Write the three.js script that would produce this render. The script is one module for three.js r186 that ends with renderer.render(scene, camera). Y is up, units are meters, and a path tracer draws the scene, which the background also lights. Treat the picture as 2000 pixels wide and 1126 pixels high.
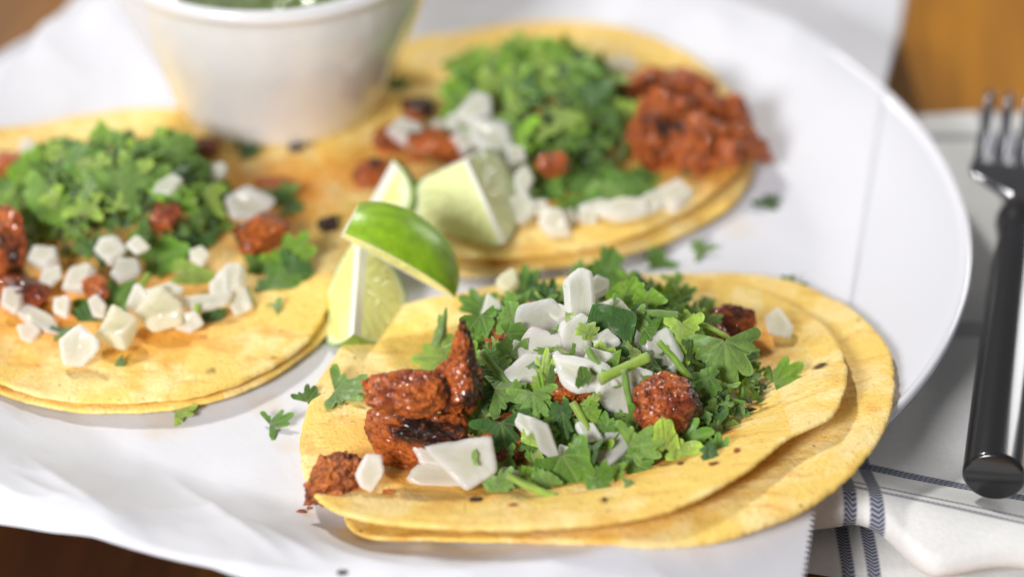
import * as THREE from 'three';
import { ImprovedNoise } from 'three/addons/math/ImprovedNoise.js';
import { mergeVertices, mergeGeometries } from 'three/addons/utils/BufferGeometryUtils.js';
import { RectAreaLightUniformsLib } from 'three/addons/lights/RectAreaLightUniformsLib.js';

// ---------------------------------------------------------------- camera, light, exposure
const scene = new THREE.Scene();
const ELEV = 35 * Math.PI / 180, DIST = 0.7, FPX = 5000, W = 2000, H = 1126;
const camera = new THREE.PerspectiveCamera(2 * Math.atan(H / 2 / FPX) * 180 / Math.PI, 1024 / 576, 0.01, 30);
camera.position.set(0, DIST * Math.sin(ELEV), DIST * Math.cos(ELEV));
camera.lookAt(0, 0, 0);
camera.focus = 0.632;
camera.userData.fStop = 4.4;
camera.updateMatrixWorld();

scene.background = new THREE.Color(0.13, 0.13, 0.135);           // the even light of the bright room
RectAreaLightUniformsLib.init();
function lamp(x, y, z, w, h, intensity, color) {
  const l = new THREE.RectAreaLight(color, intensity, w, h);
  l.position.set(x, y, z); l.lookAt(0.02, 0, 0.02); scene.add(l);
  return l;
}
lamp(-0.50, 0.98, -0.78, 0.12, 0.12, 205, 0xfffdf8);             // the key, behind the plate
lamp(-0.62, 0.66, 1.0, 0.36, 0.36, 44, 0xfdfcff);                  // added soft fill from the near left, brightens the front faces
lamp(1.00, 0.54, -1.07, 0.45, 0.60, 7.0, 0xffffff);                // pale window low behind the fork

const renderer = new THREE.WebGLRenderer({ antialias: true });
renderer.setSize(1024, 576);
renderer.toneMapping = THREE.LinearToneMapping;
renderer.toneMappingExposure = 1.11;
renderer.shadowMap.enabled = true;

// ---------------------------------------------------------------- helpers
const PI = Math.PI, mm = 0.001, V = (x, y, z) => new THREE.Vector3(x, y, z);
const clamp = (x, a = 0, b = 1) => Math.min(b, Math.max(a, x)), lerp = (a, b, t) => a + (b - a) * t;
const smooth = (a, b, x) => { const t = clamp((x - a) / (b - a)); return t * t * (3 - 2 * t); };
const perlin = new ImprovedNoise();
const N3 = (x, y, z) => perlin.noise(x + 100.3, y + 57.7, z + 31.1);
function fbm(x, y, z, o = 4) { let s = 0, a = 0.5; for (let i = 0; i < o; i++) { s += a * N3(x, y, z); x = x * 2.03 + 5.1; y = y * 2.03 + 1.7; z = z * 2.03 + 9.2; a *= 0.5; } return s; }
function rng(seed) { let a = seed >>> 0; return () => { a = (a + 0x6D2B79F5) | 0; let t = Math.imul(a ^ (a >>> 15), 1 | a); t = (t + Math.imul(t ^ (t >>> 7), 61 | t)) ^ t; return ((t ^ (t >>> 14)) >>> 0) / 4294967296; }; }
// point of the place seen at photograph pixel (px, py) on the level surface y = h, and on a curved surface y = s(x, z)
function on(px, py, h = 0) {
  const d = V((px - W / 2) / FPX, -(py - H / 2) / FPX, -1).transformDirection(camera.matrixWorld);
  return camera.position.clone().addScaledVector(d, (h - camera.position.y) / d.y);
}
function onto(px, py, s, up = 0) { let p = on(px, py, 0.005); for (let i = 0; i < 10; i++) p = on(px, py, s(p.x, p.z) + up); return p; }
const taken = new Map();
function numbered(n) { const k = taken.get(n) ?? 0; taken.set(n, k + 1); return k ? n + '_' + String(k).padStart(3, '0') : n; }
function tag(o, label, category, group) { o.userData.label = label; o.userData.category = category; if (group) o.userData.group = group; return o; }
function mesh(name, geo, mat, parent) { const m = new THREE.Mesh(geo, mat); m.name = parent === scene ? numbered(name) : name; m.castShadow = m.receiveShadow = true; parent.add(m); return m; }
function thing(name, label, category, group) { const g = new THREE.Group(); g.name = numbered(name); scene.add(g); return tag(g, label, category, group); }
// indexed grid geometry from f(i, j) -> [x, y, z], optional colour and uv
function grid(nu, nv, f, { closeU = false, color, uv, flip = false } = {}) {
  const P = [], C = [], T = [], I = [], cu = closeU ? nu : nu + 1;
  for (let j = 0; j <= nv; j++) for (let i = 0; i < cu; i++) { const p = f(i / nu, j / nv, i, j); P.push(p[0], p[1], p[2]); if (color) C.push(...color(i / nu, j / nv, p)); T.push(...(uv ? uv(i / nu, j / nv, p) : [p[0], p[2]])); }
  for (let j = 0; j < nv; j++) for (let i = 0; i < nu; i++) { const a = j * cu + i, b = j * cu + (i + 1) % cu, c = a + cu, d = b + cu; if (flip) I.push(a, b, c, b, d, c); else I.push(a, c, b, b, c, d); }
  const g = new THREE.BufferGeometry();
  g.setAttribute('position', new THREE.Float32BufferAttribute(P, 3)); g.setAttribute('uv', new THREE.Float32BufferAttribute(T, 2));
  if (color) g.setAttribute('color', new THREE.Float32BufferAttribute(C, 3));
  g.setIndex(I); g.computeVertexNormals(); return g;
}
// computed textures: f(u, v) -> [r, g, b] linear, stored as sRGB; or one number for bump
const enc = (c) => 255 * (c <= 0.0031308 ? 12.92 * c : 1.055 * Math.pow(clamp(c), 1 / 2.4) - 0.055);
function texture(n, f, isColor, m = n) {
  const d = new Uint8Array(n * m * 4);
  for (let y = 0; y < m; y++) for (let x = 0; x < n; x++) { const v = f(x / n, y / m), o = (y * n + x) * 4; for (let k = 0; k < 3; k++) d[o + k] = isColor ? clamp(enc(v[k]), 0, 255) : 255 * clamp(v); d[o + 3] = 255; }
  const t = new THREE.DataTexture(d, n, m); t.wrapS = t.wrapT = THREE.RepeatWrapping; t.magFilter = THREE.LinearFilter; t.minFilter = THREE.LinearFilter;
  if (isColor) t.colorSpace = THREE.SRGBColorSpace; t.needsUpdate = true; return t;
}
const scaled = (t, s, ox = 0, oy = 0) => { const c = t.clone(); c.repeat.set(s, s); c.offset.set(ox, oy); c.needsUpdate = true; return c; };

// ---------------------------------------------------------------- setting: wooden table
const TABLE = -0.012;
{
  // boards 0.13 m wide, running away from the viewer, golden at right to paint in sheen, dark at left
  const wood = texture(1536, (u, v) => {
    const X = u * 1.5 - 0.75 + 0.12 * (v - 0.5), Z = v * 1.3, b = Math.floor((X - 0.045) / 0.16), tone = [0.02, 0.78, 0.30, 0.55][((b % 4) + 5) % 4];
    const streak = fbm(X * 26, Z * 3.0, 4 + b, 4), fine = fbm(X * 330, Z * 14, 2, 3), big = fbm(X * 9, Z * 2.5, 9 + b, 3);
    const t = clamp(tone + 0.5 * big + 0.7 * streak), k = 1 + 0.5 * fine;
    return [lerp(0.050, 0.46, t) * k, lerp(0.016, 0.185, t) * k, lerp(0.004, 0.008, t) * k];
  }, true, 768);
  const bump = texture(512, (u, v) => 0.5 + 0.5 * fbm(u * 150, v * 8, 3, 3), false);
  const g = new THREE.BoxGeometry(1.5, 0.03, 1.3, 1, 1, 1); g.translate(0, TABLE - 0.015, -0.1);
  const p = g.attributes.position, uv = g.attributes.uv;
  for (let i = 0; i < p.count; i++) uv.setXY(i, p.getX(i) / 1.5 + 0.5, (p.getZ(i) + 0.75) / 1.3);
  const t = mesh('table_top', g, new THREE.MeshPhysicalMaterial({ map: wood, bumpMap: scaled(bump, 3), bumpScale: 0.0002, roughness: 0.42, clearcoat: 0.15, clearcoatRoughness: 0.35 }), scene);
  t.userData.kind = 'structure';
}

// ---------------------------------------------------------------- plate
const PC = { x: -0.0284, z: -0.0190, R: 0.1538 }, RIM = 0.0135;
const prof = (r) => RIM * Math.pow(smooth(0.112, 0.160, r), 0.9) / Math.pow(smooth(0.112, 0.160, PC.R), 0.9);
const plateY = (x, z) => prof(Math.min(Math.hypot(x - PC.x, z - PC.z), PC.R));
{
  const pts = [];
  const inner = [0, 0.04, 0.08, 0.105, 0.112, 0.118, 0.124, 0.130, 0.136, 0.142, 0.147, 0.1505, 0.1525];
  for (const r of inner) pts.push([r, prof(r)]);
  for (let k = 0; k <= 6; k++) { const a = PI * 0.65 - k / 6 * PI * 1.25; pts.push([0.1528 + 0.0014 * Math.cos(a) , RIM - 0.0004 + 0.0014 * Math.sin(a)]); }
  for (const r of [0.149, 0.142, 0.134, 0.126, 0.118, 0.110, 0.104]) pts.push([r, prof(r) - 0.0045]);
  pts.push([0.101, -0.0115], [0.098, -0.0118], [0.095, -0.0112], [0.093, -0.005], [0, -0.0045]);
  const g = new THREE.LatheGeometry(pts.map(([r, y]) => new THREE.Vector2(r, y)).reverse(), 160);
  const glaze = new THREE.MeshPhysicalMaterial({ color: new THREE.Color(0.79, 0.79, 0.825), roughness: 0.20, clearcoat: 0.6, clearcoatRoughness: 0.06 });
  const t = mesh('plate', g, glaze, scene);
  t.position.set(PC.x, 0, PC.z);
  tag(t, 'large round white glazed plate with upturned rim under the paper', 'plate');
}

// ---------------------------------------------------------------- paper sheet
const PA = on(1757, 0, 0.014), PB = on(1566, 1126, 0.014);
{
  const along = PB.clone().sub(PA).setY(0).normalize(), inward = V(-along.z, 0, along.x);   // inward: away from the toothed edge, to the left
  if (inward.x > 0) inward.negate();
  const F0 = on(40, 1016, 0.014), F1 = on(240, 1070, 0.0135);
  const fd = F1.clone().sub(F0).setY(0).normalize();                                       // direction of the near edge
  const fold = (a, b, c, d, h) => { const p = on(a, b, 0.010), q = on(c, d, 0.013); return [p.x, p.z, q.x, q.z, h]; };
  const folds = [fold(60, 890, 215, 1030, 0.0020), fold(215, 1030, 470, 930, 0.0014), fold(330, 880, 560, 1100, 0.0018), fold(480, 1000, 640, 1110, 0.0012), fold(20, 940, 160, 1010, 0.0012), fold(700, 1090, 900, 1120, 0.0010)];
  const paperY = (x, z) => {
    const r = Math.hypot(x - PC.x, z - PC.z), out = Math.max(0, r - PC.R);
    let y = prof(Math.min(r, PC.R)) + 0.00036 - 0.35 * out - 2.0 * out * out;
    const near = smooth(0.085, 0.15, r);
    const c1 = 1 - Math.abs(fbm(x * 22 + 3, z * 22, 2, 2)) * 3.2, c2 = 1 - Math.abs(fbm(x * 40, z * 40 + 7, 5, 2)) * 3;
    const bare = smooth(0.070, 0.082, Math.hypot(x - 0.0324, z - 0.040));
    const hug = smooth(0.004, 0.035, (x - PA.x) * inward.x + (z - PA.z) * inward.z) * 0.95 + 0.05 * smooth(PC.R, PC.R + 0.02, r);
    y += hug * near * bare * (0.0016 * Math.max(0, c1) + 0.0007 * Math.max(0, c2)) + 0.0006 * hug * near * bare * fbm(x * 60, z * 60, 3, 2) + 0.00025 * fbm(x * 50, z * 50, 8, 2);
    const q = on(205, 1030, 0.0135), d = Math.hypot(x - q.x, z - q.z);
    y += 0.0035 * Math.exp(-(d * d) / (0.010 * 0.010));
    for (const [ax, az, bx, bz, hgt] of folds) { const lx = bx - ax, lz = bz - az, L2 = lx * lx + lz * lz, t = clamp(((x - ax) * lx + (z - az) * lz) / L2), e = Math.hypot(x - ax - t * lx, z - az - t * lz); y += hgt * Math.exp(-e / 0.0045) * Math.sin(PI * (0.06 + 0.88 * t)); }
    return Math.max(y, TABLE + 0.001);
  };
  const spots = [[690, 1052, 7, 0.9], [740, 1060, 6, 0.7], [600, 995, 3, 0.8], [330, 812, 8, 0.35], [520, 770, 7, 0.35], [560, 850, 4, 0.25], [1270, 1085, 9, 0.3], [1440, 420, 7, 0.35], [820, 1090, 7, 0.3]].map(([x, y, d, a]) => { const p = on(x, y, 0.004); return [p.x, p.z, d * mm, a]; });
  const nu = 140, nv = 560, len = 0.42, start = -0.06, w = 0.258;
  const g = grid(nu, nv, (u, v, i, j) => {
    const s = start + v * len;
    let k = Math.pow(u, 1.05) * w;
    if (i === 0) k = j % 2 ? -0.0007 : 0.0008;
    const p = PA.clone().addScaledVector(along, s).addScaledVector(inward, k);
    // the near edge is cut along its own line: squeeze what would lie beyond it
    const over = (p.x - F0.x) * -fd.z + (p.z - F0.z) * fd.x;
    const edge = 0.0012 * Math.sin(p.x * 90);
    if (over > edge) { p.x -= -fd.z * (over - edge); p.z -= fd.x * (over - edge); }
    return [p.x, paperY(p.x, p.z), p.z];
  }, { color: (u, v, p) => { let k = [1, 1, 1]; for (const [sx, sz, rad, a] of spots) { const d0 = Math.hypot(p[0] - sx, p[2] - sz) / rad; if (d0 > 1.6) continue; const d = d0 + 0.9 * fbm(p[0] * 130, p[2] * 130, 6, 3), q = a * smooth(1, 0.3, d); k = [k[0] * lerp(1, 0.93, q), k[1] * lerp(1, 0.74, q), k[2] * lerp(1, 0.45, q)]; } return k; } });
  // greaseproof sheet with a little thickness
  const pos = g.attributes.position, nor = g.attributes.normal, up = nor.getY(40 * (nu + 1) + 40) > 0 ? 1 : -1, back = g.clone();
  if (up < 0) { const I = g.index.array; for (let i = 0; i < I.length; i += 3) { const t = I[i]; I[i] = I[i + 1]; I[i + 1] = t; } g.computeVertexNormals(); }
  for (let i = 0; i < pos.count; i++) back.attributes.position.setY(i, pos.getY(i) - 0.00008);
  const bump = texture(512, (u, v) => 0.5 + 0.6 * fbm(u * 20, v * 20, 3, 4), false);
  const m = new THREE.MeshPhysicalMaterial({ color: new THREE.Color(0.73, 0.73, 0.765), vertexColors: true, roughness: 0.62, bumpMap: scaled(bump, 18), bumpScale: 0.00006, side: THREE.DoubleSide });
  const t = mesh('paper_sheet', mergeGeometries([g, back]), m, scene);
  tag(t, 'white greaseproof paper sheet with saw-toothed edge lining the plate', 'paper');
}

// ---------------------------------------------------------------- napkin
const napTop = (x, z) => {
  const ridge = 0.0035 * Math.exp(-Math.pow((z - 0.098 - 0.35 * (x - 0.1)) / 0.012, 2)) + 0.0020 * Math.exp(-Math.pow((z - 0.045 + 0.3 * (x - 0.12)) / 0.02, 2));
  return TABLE + 0.0055 + 0.0075 * smooth(0.06, 0.10, z - 0.15 * (x - 0.1)) + ridge + 0.0012 * fbm(x * 25, z * 18, 4, 3);
};
{
  const weave = texture(256, (u, v) => { const a = Math.sin(u * 64 * PI) * 0.5, b = Math.sin(v * 64 * PI) * 0.5; return 0.5 + 0.35 * ((Math.floor(u * 64) + Math.floor(v * 64)) % 2 ? a : b) + 0.3 * fbm(u * 30, v * 30, 2, 2); }, false);
  // stripes printed as woven thread colour: uv in metres, one texture of 0.30 m
  const S = 0.30, navy = [0.026, 0.042, 0.105], white = [0.84, 0.83, 0.80];
  const band = (a, c, w) => smooth(w / 2 + 0.0005, w / 2 - 0.0003, Math.abs(a - c));
  const cloth = texture(1536, (u, v) => {
    const x = u * S, z = v * S, hx = 0.78 + 0.22 * Math.sin((z + 0.8 * Math.abs((x % 0.003) - 0.0015)) * 5200), hz = 0.82 + 0.18 * Math.sin((x + 0.8 * Math.abs((z % 0.003) - 0.0015)) * 5200);
    const across = Math.max(band(z, 0.050, 0.0035) * 0.7, band(z, 0.150, 0.0075) * 0.5, band(z, 0.2135, 0.0040), band(z, 0.2280, 0.0010) * 0.8, band(z, 0.2312, 0.0012) * 0.8) * hz;
    const down = Math.max(band(x, 0.0520, 0.0030), band(x, 0.0582, 0.0030), band(x, 0.115, 0.003), band(x, 0.121, 0.003)) * hx;
    const k = clamp(Math.max(across, down)), n = 1 + 0.10 * fbm(u * 220, v * 220, 1, 2);
    return white.map((c, i) => lerp(c, navy[i], k) * n);
  }, true);
  const parts = [], uvOf = (x, z) => [(x - 0.030) / S, (z + 0.140 - smooth(0.01, 0.08, z) * 0.36 * (x - 0.088)) / S];
  const e1 = on(1640, 1006, -0.003), e2 = on(1850, 1104, -0.003), front = (x) => e1.z + (e2.z - e1.z) * smooth(e1.x + 0.003, e2.x - 0.002, x) + 0.0008 * Math.sin(x * 200);
  // upper layer; its near edge rolls under in a soft fold and runs back below
  const nRoll = 14;
  parts.push(grid(120, 190, (u, v, i, j) => {
    const x = 0.055 + u * 0.165, back = -0.1035 + 0.10 * (x - 0.12) * 0.12 + 0.0008 * Math.sin(x * 120), f = front(x), nTop = 150;
    if (j <= nTop) { const z = lerp(back, f, j / nTop); return [x, napTop(x, z), z]; }
    const k = (j - nTop) / 40, r = 0.0040 + 0.0008 * Math.sin(x * 90 + 1), a = Math.min(1, k * 40 / nRoll) * PI, under = Math.max(0, k * 40 - nRoll) / (40 - nRoll);
    return [x + 0.002 * under, napTop(x, f) - r + r * Math.cos(a) - 0.0002 - 0.002 * under, f + r * Math.sin(a) - 0.026 * under];
  }, { uv: (u, v, p) => uvOf(p[0], p[2]) }));
  { const q = parts[0], pos = q.attributes.position, T = []; for (let j = 0; j <= 190; j++) for (let i = 0; i <= 120; i++) { const o = j * 121 + i; const x = pos.getX(o), z = pos.getZ(o), zz = j > 150 ? front(x) + (j - 150) * 0.0009 : z; T.push(...uvOf(x, zz)); } q.setAttribute('uv', new THREE.Float32BufferAttribute(T, 2)); }
  // lower layer, a looser fold that shows under the first
  parts.push(grid(90, 70, (u, v) => {
    const x = 0.052 + u * 0.165, f = e1.z + 0.0135 + 0.010 * smooth(0.085, 0.125, x) + 0.0015 * Math.sin(x * 160), z = lerp(0.02, f, v);
    return [x, TABLE + 0.0008 + 0.0020 * smooth(0.06, 0.10, z) * (0.6 + 0.8 * fbm(x * 60, z * 40, 2, 2)) - 0.0010 * smooth(f - 0.004, f, z), z];
  }, { uv: (u, v, p) => uvOf(p[0] + 0.0005, p[2] + 0.004) }));
  const m = new THREE.MeshPhysicalMaterial({ map: cloth, bumpMap: scaled(weave, 22), bumpScale: 0.00025, roughness: 0.95, sheen: 0.3, sheenColor: new THREE.Color(1, 1, 1), side: THREE.DoubleSide });
  const t = mesh('napkin', mergeGeometries(parts), m, scene);
  tag(t, 'folded white cotton napkin with navy woven stripes under the fork', 'napkin');
}

// ---------------------------------------------------------------- fork lying on the napkin
{
  const black = new THREE.MeshPhysicalMaterial({ color: new THREE.Color(0.012, 0.012, 0.013), roughness: 0.22, clearcoat: 0.7, clearcoatRoughness: 0.12 });
  const steel = new THREE.MeshPhysicalMaterial({ color: new THREE.Color(0.22, 0.22, 0.235), metalness: 0.9, roughness: 0.16 });
  const f = thing('fork', 'black handled fork with dark polished tines lying on the napkin', 'fork');
  const near = on(1939, 955, 0.0055), far = on(1998, 424, 0.0055), dir = far.clone().sub(near).normalize(), side = V(-dir.z, 0, dir.x).normalize().negate();
  if (side.x < 0) side.negate();
  const up = V(0, 1, 0), L = near.distanceTo(far);
  const at = (s, a, y) => near.clone().addScaledVector(dir, s).addScaledVector(side, a).add(V(0, y, 0));
  // handle: round bar, thicker at its flat end
  const sec = [[0, 0.0], [0, 0.0066], [0.0004, 0.0073], [0.0012, 0.0077], [0.02, 0.0077], [0.05, 0.0076], [0.09, 0.0073], [L - 0.022, 0.0064], [L - 0.016, 0.0063], [L - 0.013, 0.0068], [L - 0.010, 0.0073], [L - 0.007, 0.0073], [L - 0.004, 0.0066], [L - 0.001, 0.0054], [L, 0.0040], [L, 0]];
  mesh('handle', grid(48, sec.length - 1, (u, v, i, j) => { const [s, r] = sec[j], a = u * 2 * PI, p = at(s, r * Math.cos(a), r * 0.93 * Math.sin(a) + 0.0035); return [p.x, p.y, p.z]; }, { closeU: true }), black, f);
  // neck widening to the root of the tines
  const OFF = -0.0050, neck = [[L - 0.001, 0.0040, 0.0030, 0.004], [L + 0.002, 0.0050, 0.0020, 0.0045], [L + 0.006, 0.0082, 0.0016, 0.005], [L + 0.010, 0.0105, 0.0013, 0.0052], [L + 0.013, 0.0112, 0.0012, 0.005], [L + 0.018, 0.0114, 0.0011, 0.0042], [L + 0.0195, 0.0113, 0.0008, 0.004], [L + 0.0196, 0, 0, 0.004]];
  mesh('neck', grid(40, neck.length - 1, (u, v, i, j) => { const [s, w, h, y] = neck[j], a = u * 2 * PI, p = at(s, OFF * smooth(L, L + 0.012, s) + w * Math.sign(Math.cos(a)) * Math.pow(Math.abs(Math.cos(a)), 0.6), h * Math.sin(a) + y); return [p.x, p.y, p.z]; }, { closeU: true }), steel, f);
  for (let k = 0; k < 4; k++) {
    const o = OFF - 0.0090 + k * 0.0060, nT = 18;
    mesh('tine', grid(16, nT, (u, v) => {
      const s = L + 0.0175 + v * 0.037, taper = v < 0.8 ? 1 : Math.sqrt(Math.max(0, 1 - Math.pow((v - 0.8) / 0.2, 2))) * 0.6 + 0.4, w = 0.0018 * (1 - 0.2 * v) * (v === 1 ? 0.01 : taper), h = 0.0011 * (v === 1 ? 0.01 : 1), a = u * 2 * PI;
      const y = 0.004 - 0.002 * Math.sin(v * PI * 0.8) + 0.006 * v * v, p = at(s, o * (1 - 0.05 * v) + w * Math.sign(Math.cos(a)) * Math.pow(Math.abs(Math.cos(a)), 0.7), h * Math.sin(a) + y); return [p.x, p.y, p.z];
    }, { closeU: true }), steel, f);
  }
}

// ---------------------------------------------------------------- tortillas
// colour of griddled corn dough: pale blisters, yellow ground, small scorched specks. uv in metres over 0.2 m
const doughMap = (seed) => texture(1024, (u, v) => {
  const x = u * 0.2, z = v * 0.2, wx = x + 0.006 * fbm(x * 60, z * 60, seed, 2), wz = z + 0.006 * fbm(x * 60, z * 60, seed + 7, 2);
  const big = fbm(wx * 55, wz * 55, seed + 1, 4), mid = fbm(wx * 170, wz * 170, seed + 2, 3), fine = fbm(x * 900, z * 900, seed + 3, 2), gran = N3(x * 2600, z * 2600, seed);
  const pale = smooth(-0.16, 0.30, big + 0.5 * mid + 0.25 * fine), toast = smooth(0.05, 0.40, fbm(wx * 95 + 9, wz * 95, seed + 4, 4)), streak = smooth(0.12, 0.34, fbm(wx * 50, wz * 260, seed + 5, 3));
  let c = [0.92, 0.63, 0.155];
  const mixTo = (d, k) => { c = c.map((a, i) => lerp(a, d[i], k)); };
  mixTo([0.96, 0.77, 0.37], 0.72 * pale); mixTo([0.80, 0.44, 0.085], 0.70 * toast * (1 - 0.5 * pale)); mixTo([0.74, 0.40, 0.09], 0.52 * streak);
  const spot = smooth(0.38, 0.47, fbm(x * 330, z * 330, seed + 6, 2) + 0.25 * big); mixTo([0.20, 0.085, 0.025], 0.85 * spot);
  const tiny = smooth(0.44, 0.56, N3(x * 700, z * 700, seed + 11)); mixTo([0.45, 0.20, 0.05], 0.35 * tiny);
  const k = 1 + 0.16 * fine + 0.08 * gran + 0.08 * mid; return c.map((a) => a * k);
}, true);
const doughBump = texture(1024, (u, v) => { const x = u * 0.2, z = v * 0.2; return 0.5 + 0.35 * fbm(x * 70, z * 70, 1, 3) + 0.30 * fbm(x * 330, z * 330, 2, 3) + 0.22 * fbm(x * 1200, z * 1200, 3, 2); }, false);
const dough = doughMap(11);
const doughMats = [0.13, 0.61].map((s) => new THREE.MeshPhysicalMaterial({ map: scaled(dough, 5, s, s * 1.7), bumpMap: scaled(doughBump, 5), bumpScale: 0.0007, roughness: 0.6, specularIntensity: 0.6, vertexColors: true, side: THREE.DoubleSide }));
function outlineOf(pts, c, R) {
  const A = pts.map((p) => [Math.atan2(p.z - c.z, p.x - c.x), Math.hypot(p.x - c.x, p.z - c.z)]).sort((a, b) => a[0] - b[0]), full = [];
  A.forEach((a, i) => { const n = A[(i + 1) % A.length], gap = (n[0] - a[0] + 2 * PI) % (2 * PI) || 2 * PI; full.push(a); if (gap > 0.7) for (let t = 0.35; t < gap - 0.3; t += 0.2) full.push([a[0] + t, R]); });
  const table = new Float64Array(720), raw = table.slice();
  for (let k = 0; k < 720; k++) {
    const f = k / 720 * 2 * PI - PI; let lo = null, hi = null;
    for (const [a, r] of full) { const d = ((a - f) % (2 * PI) + 3 * PI) % (2 * PI) - PI; if (d <= 0 && (!lo || d > lo[0])) lo = [d, r]; if (d >= 0 && (!hi || d < hi[0])) hi = [d, r]; }
    lo ??= hi; hi ??= lo; raw[k] = hi[0] === lo[0] ? lo[1] : lerp(lo[1], hi[1], -lo[0] / (hi[0] - lo[0]));
  }
  for (let k = 0; k < 720; k++) { let s = 0, w = 0; for (let d = -14; d <= 14; d++) { const g = Math.exp(-d * d / 50); s += g * raw[(k + d + 720) % 720]; w += g; } table[k] = s / w; }
  return (f) => { const q = ((f + PI) / (2 * PI) * 720 % 720 + 720) % 720, i = Math.floor(q); return lerp(table[i], table[(i + 1) % 720], q - i); };
}
const T = 0.0017;                                                    // thickness of a tortilla
function tortilla(label, c, out, y, seed, { stains = [], nr = 90, na = 320 } = {}) {
  const col = (x, z) => {
    let k = [1, 1, 1];
    for (const [sx, sz, r, tint, amount] of stains) { const d = Math.hypot(x - sx, z - sz) / r + 0.5 * fbm(x * 160, z * 160, seed + 3, 3); const a = amount * smooth(1.0, 0.35, d); k = k.map((v, i) => lerp(v, tint[i], a)); }
    return k;
  };
  const edge = (f) => out(f) * (1 + 0.004 * N3(Math.cos(f) * 14, Math.sin(f) * 14, seed) + 0.0035 * N3(Math.cos(f) * 45, Math.sin(f) * 45, seed) + 0.003 * N3(Math.cos(f) * 120, Math.sin(f) * 120, seed));
  const wob = (x, z) => 0.0007 * fbm(x * 40, z * 40, seed + 1, 2) + 0.00035 * fbm(x * 150, z * 150, seed + 2, 2);
  const sheet = [];
  for (let j = 0; j <= nr; j++) sheet.push([j / nr * 0.985, 1]);
  sheet.push([0.993, 0.86], [0.998, 0.6], [1.0, 0.3], [0.998, 0.08], [0.992, 0]);
  for (const s of [0.95, 0.85, 0.7, 0.5, 0.25, 0]) sheet.push([s, 0]);
  const rows = sheet.length - 1;
  const g = grid(na, rows, (u, v, i, j) => {
    const f = -u * 2 * PI, [s, t] = sheet[j], r = s * edge(f), x = c.x + r * Math.cos(f), z = c.z + r * Math.sin(f);
    return [x, y(x, z) + wob(x, z) + t * T * (1 - 0.25 * smooth(0.9, 1, s)), z];
  }, { closeU: true, color: (u, v, p) => col(p[0], p[2]), uv: (u, v, p) => [p[0] + 0.1 + seed * 0.037, p[2] + 0.1] });
  const up = g.attributes.normal.getY(na * 40) > 0;
  if (!up) { const I = g.index.array; for (let i = 0; i < I.length; i += 3) { const t = I[i]; I[i] = I[i + 1]; I[i + 1] = t; } g.computeVertexNormals(); }
  const o = mesh('corn_tortilla', g, doughMats[seed % 2], scene);
  return tag(o, label, 'tortilla', 'corn tortillas stacked in pairs');
}
const ORANGE = [0.96, 0.68, 0.42], DEEP = [0.92, 0.50, 0.22], BURN = [0.10, 0.07, 0.06];
const st = (px, py, r, tint, a, h = 0.007) => { const p = on(px, py, h); return [p.x, p.z, r * mm, tint, a]; };

// front pair
const lay = (x, z) => plateY(x, z) + 0.0022;
const FBc = V(0.0324, 0, 0.040), FTc = V(0.0125, 0, 0.0395);
const FB = outlineOf([[1747, 732], [1735, 819], [1677, 912], [1584, 988], [1467, 1038], [1322, 1067], [1118, 1056], [960, 1050], [820, 1052], [690, 1046], [1706, 639], [1642, 586], [1566, 551], [1480, 536], [1370, 534], [1240, 540], [1100, 554], [960, 580], [840, 615], [740, 690], [690, 830], [670, 950]].map(([a, b]) => onto(a, b, lay, 0.001)), FBc, 0.066);
const fbTop = (x, z) => lay(x, z) + T;
const ftY = (x, z) => {
  const a = Math.atan2(z - FTc.z, x - FTc.x), r = Math.hypot(x - FTc.x, z - FTc.z) / 0.07;
  const ang = (c, w) => Math.exp(-Math.pow(Math.atan2(Math.sin(a - c), Math.cos(a - c)) / w, 2));
  return fbTop(x, z) + 0.0006 + smooth(0.45, 1.05, r) * (0.0042 * ang(0.75, 0.55) + 0.0030 * ang(1.7, 0.6) + 0.0022 * ang(0.1, 0.3) + 0.0035 * ang(2.5, 0.5)) + 0.0012 * smooth(0.75, 1, r) * ang(0.42, 0.12);
};
const FT = outlineOf([[586, 885], [600, 800], [648, 705], [638, 990], [700, 1012], [850, 1031], [1050, 1031], [1190, 1020], [1300, 1000], [1450, 925], [1530, 858], [1575, 835], [1622, 822], [1655, 742], [1642, 680], [1600, 622], [1500, 570], [1400, 547], [1280, 538], [1150, 540], [1030, 552], [900, 573], [800, 590], [715, 632], [660, 680]].map(([a, b]) => onto(a, b, ftY, T * 0.5)), FTc, 0.0655);
tortilla('plain lower corn tortilla of the taco nearest the napkin, showing past its top tortilla', FBc, FB, lay, 2, { nr: 110, na: 420 });
tortilla('top corn tortilla with wavy lifted edge under the nearest taco filling', FTc, FT, ftY, 3, {
  nr: 130, na: 460, stains: [st(1110, 760, 50, ORANGE, 0.85), st(1000, 965, 13, DEEP, 0.35), st(1230, 930, 12, DEEP, 0.3), st(900, 960, 20, ORANGE, 0.5), st(1250, 900, 26, ORANGE, 0.5), st(1470, 700, 14, ORANGE, 0.6), st(810, 890, 24, DEEP, 0.55), st(680, 960, 10, ORANGE, 0.7), st(1440, 660, 16, DEEP, 0.6), st(1410, 890, 5, DEEP, 0.6), st(1330, 870, 14, ORANGE, 0.5), st(1597, 760, 2.2, BURN, 1), st(1603, 756, 1.7, BURN, 1), st(1420, 878, 1.8, BURN, 0.9), st(1060, 992, 2.2, BURN, 0.5)],
});
const frontTop = (x, z) => ftY(x, z) + T;

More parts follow.
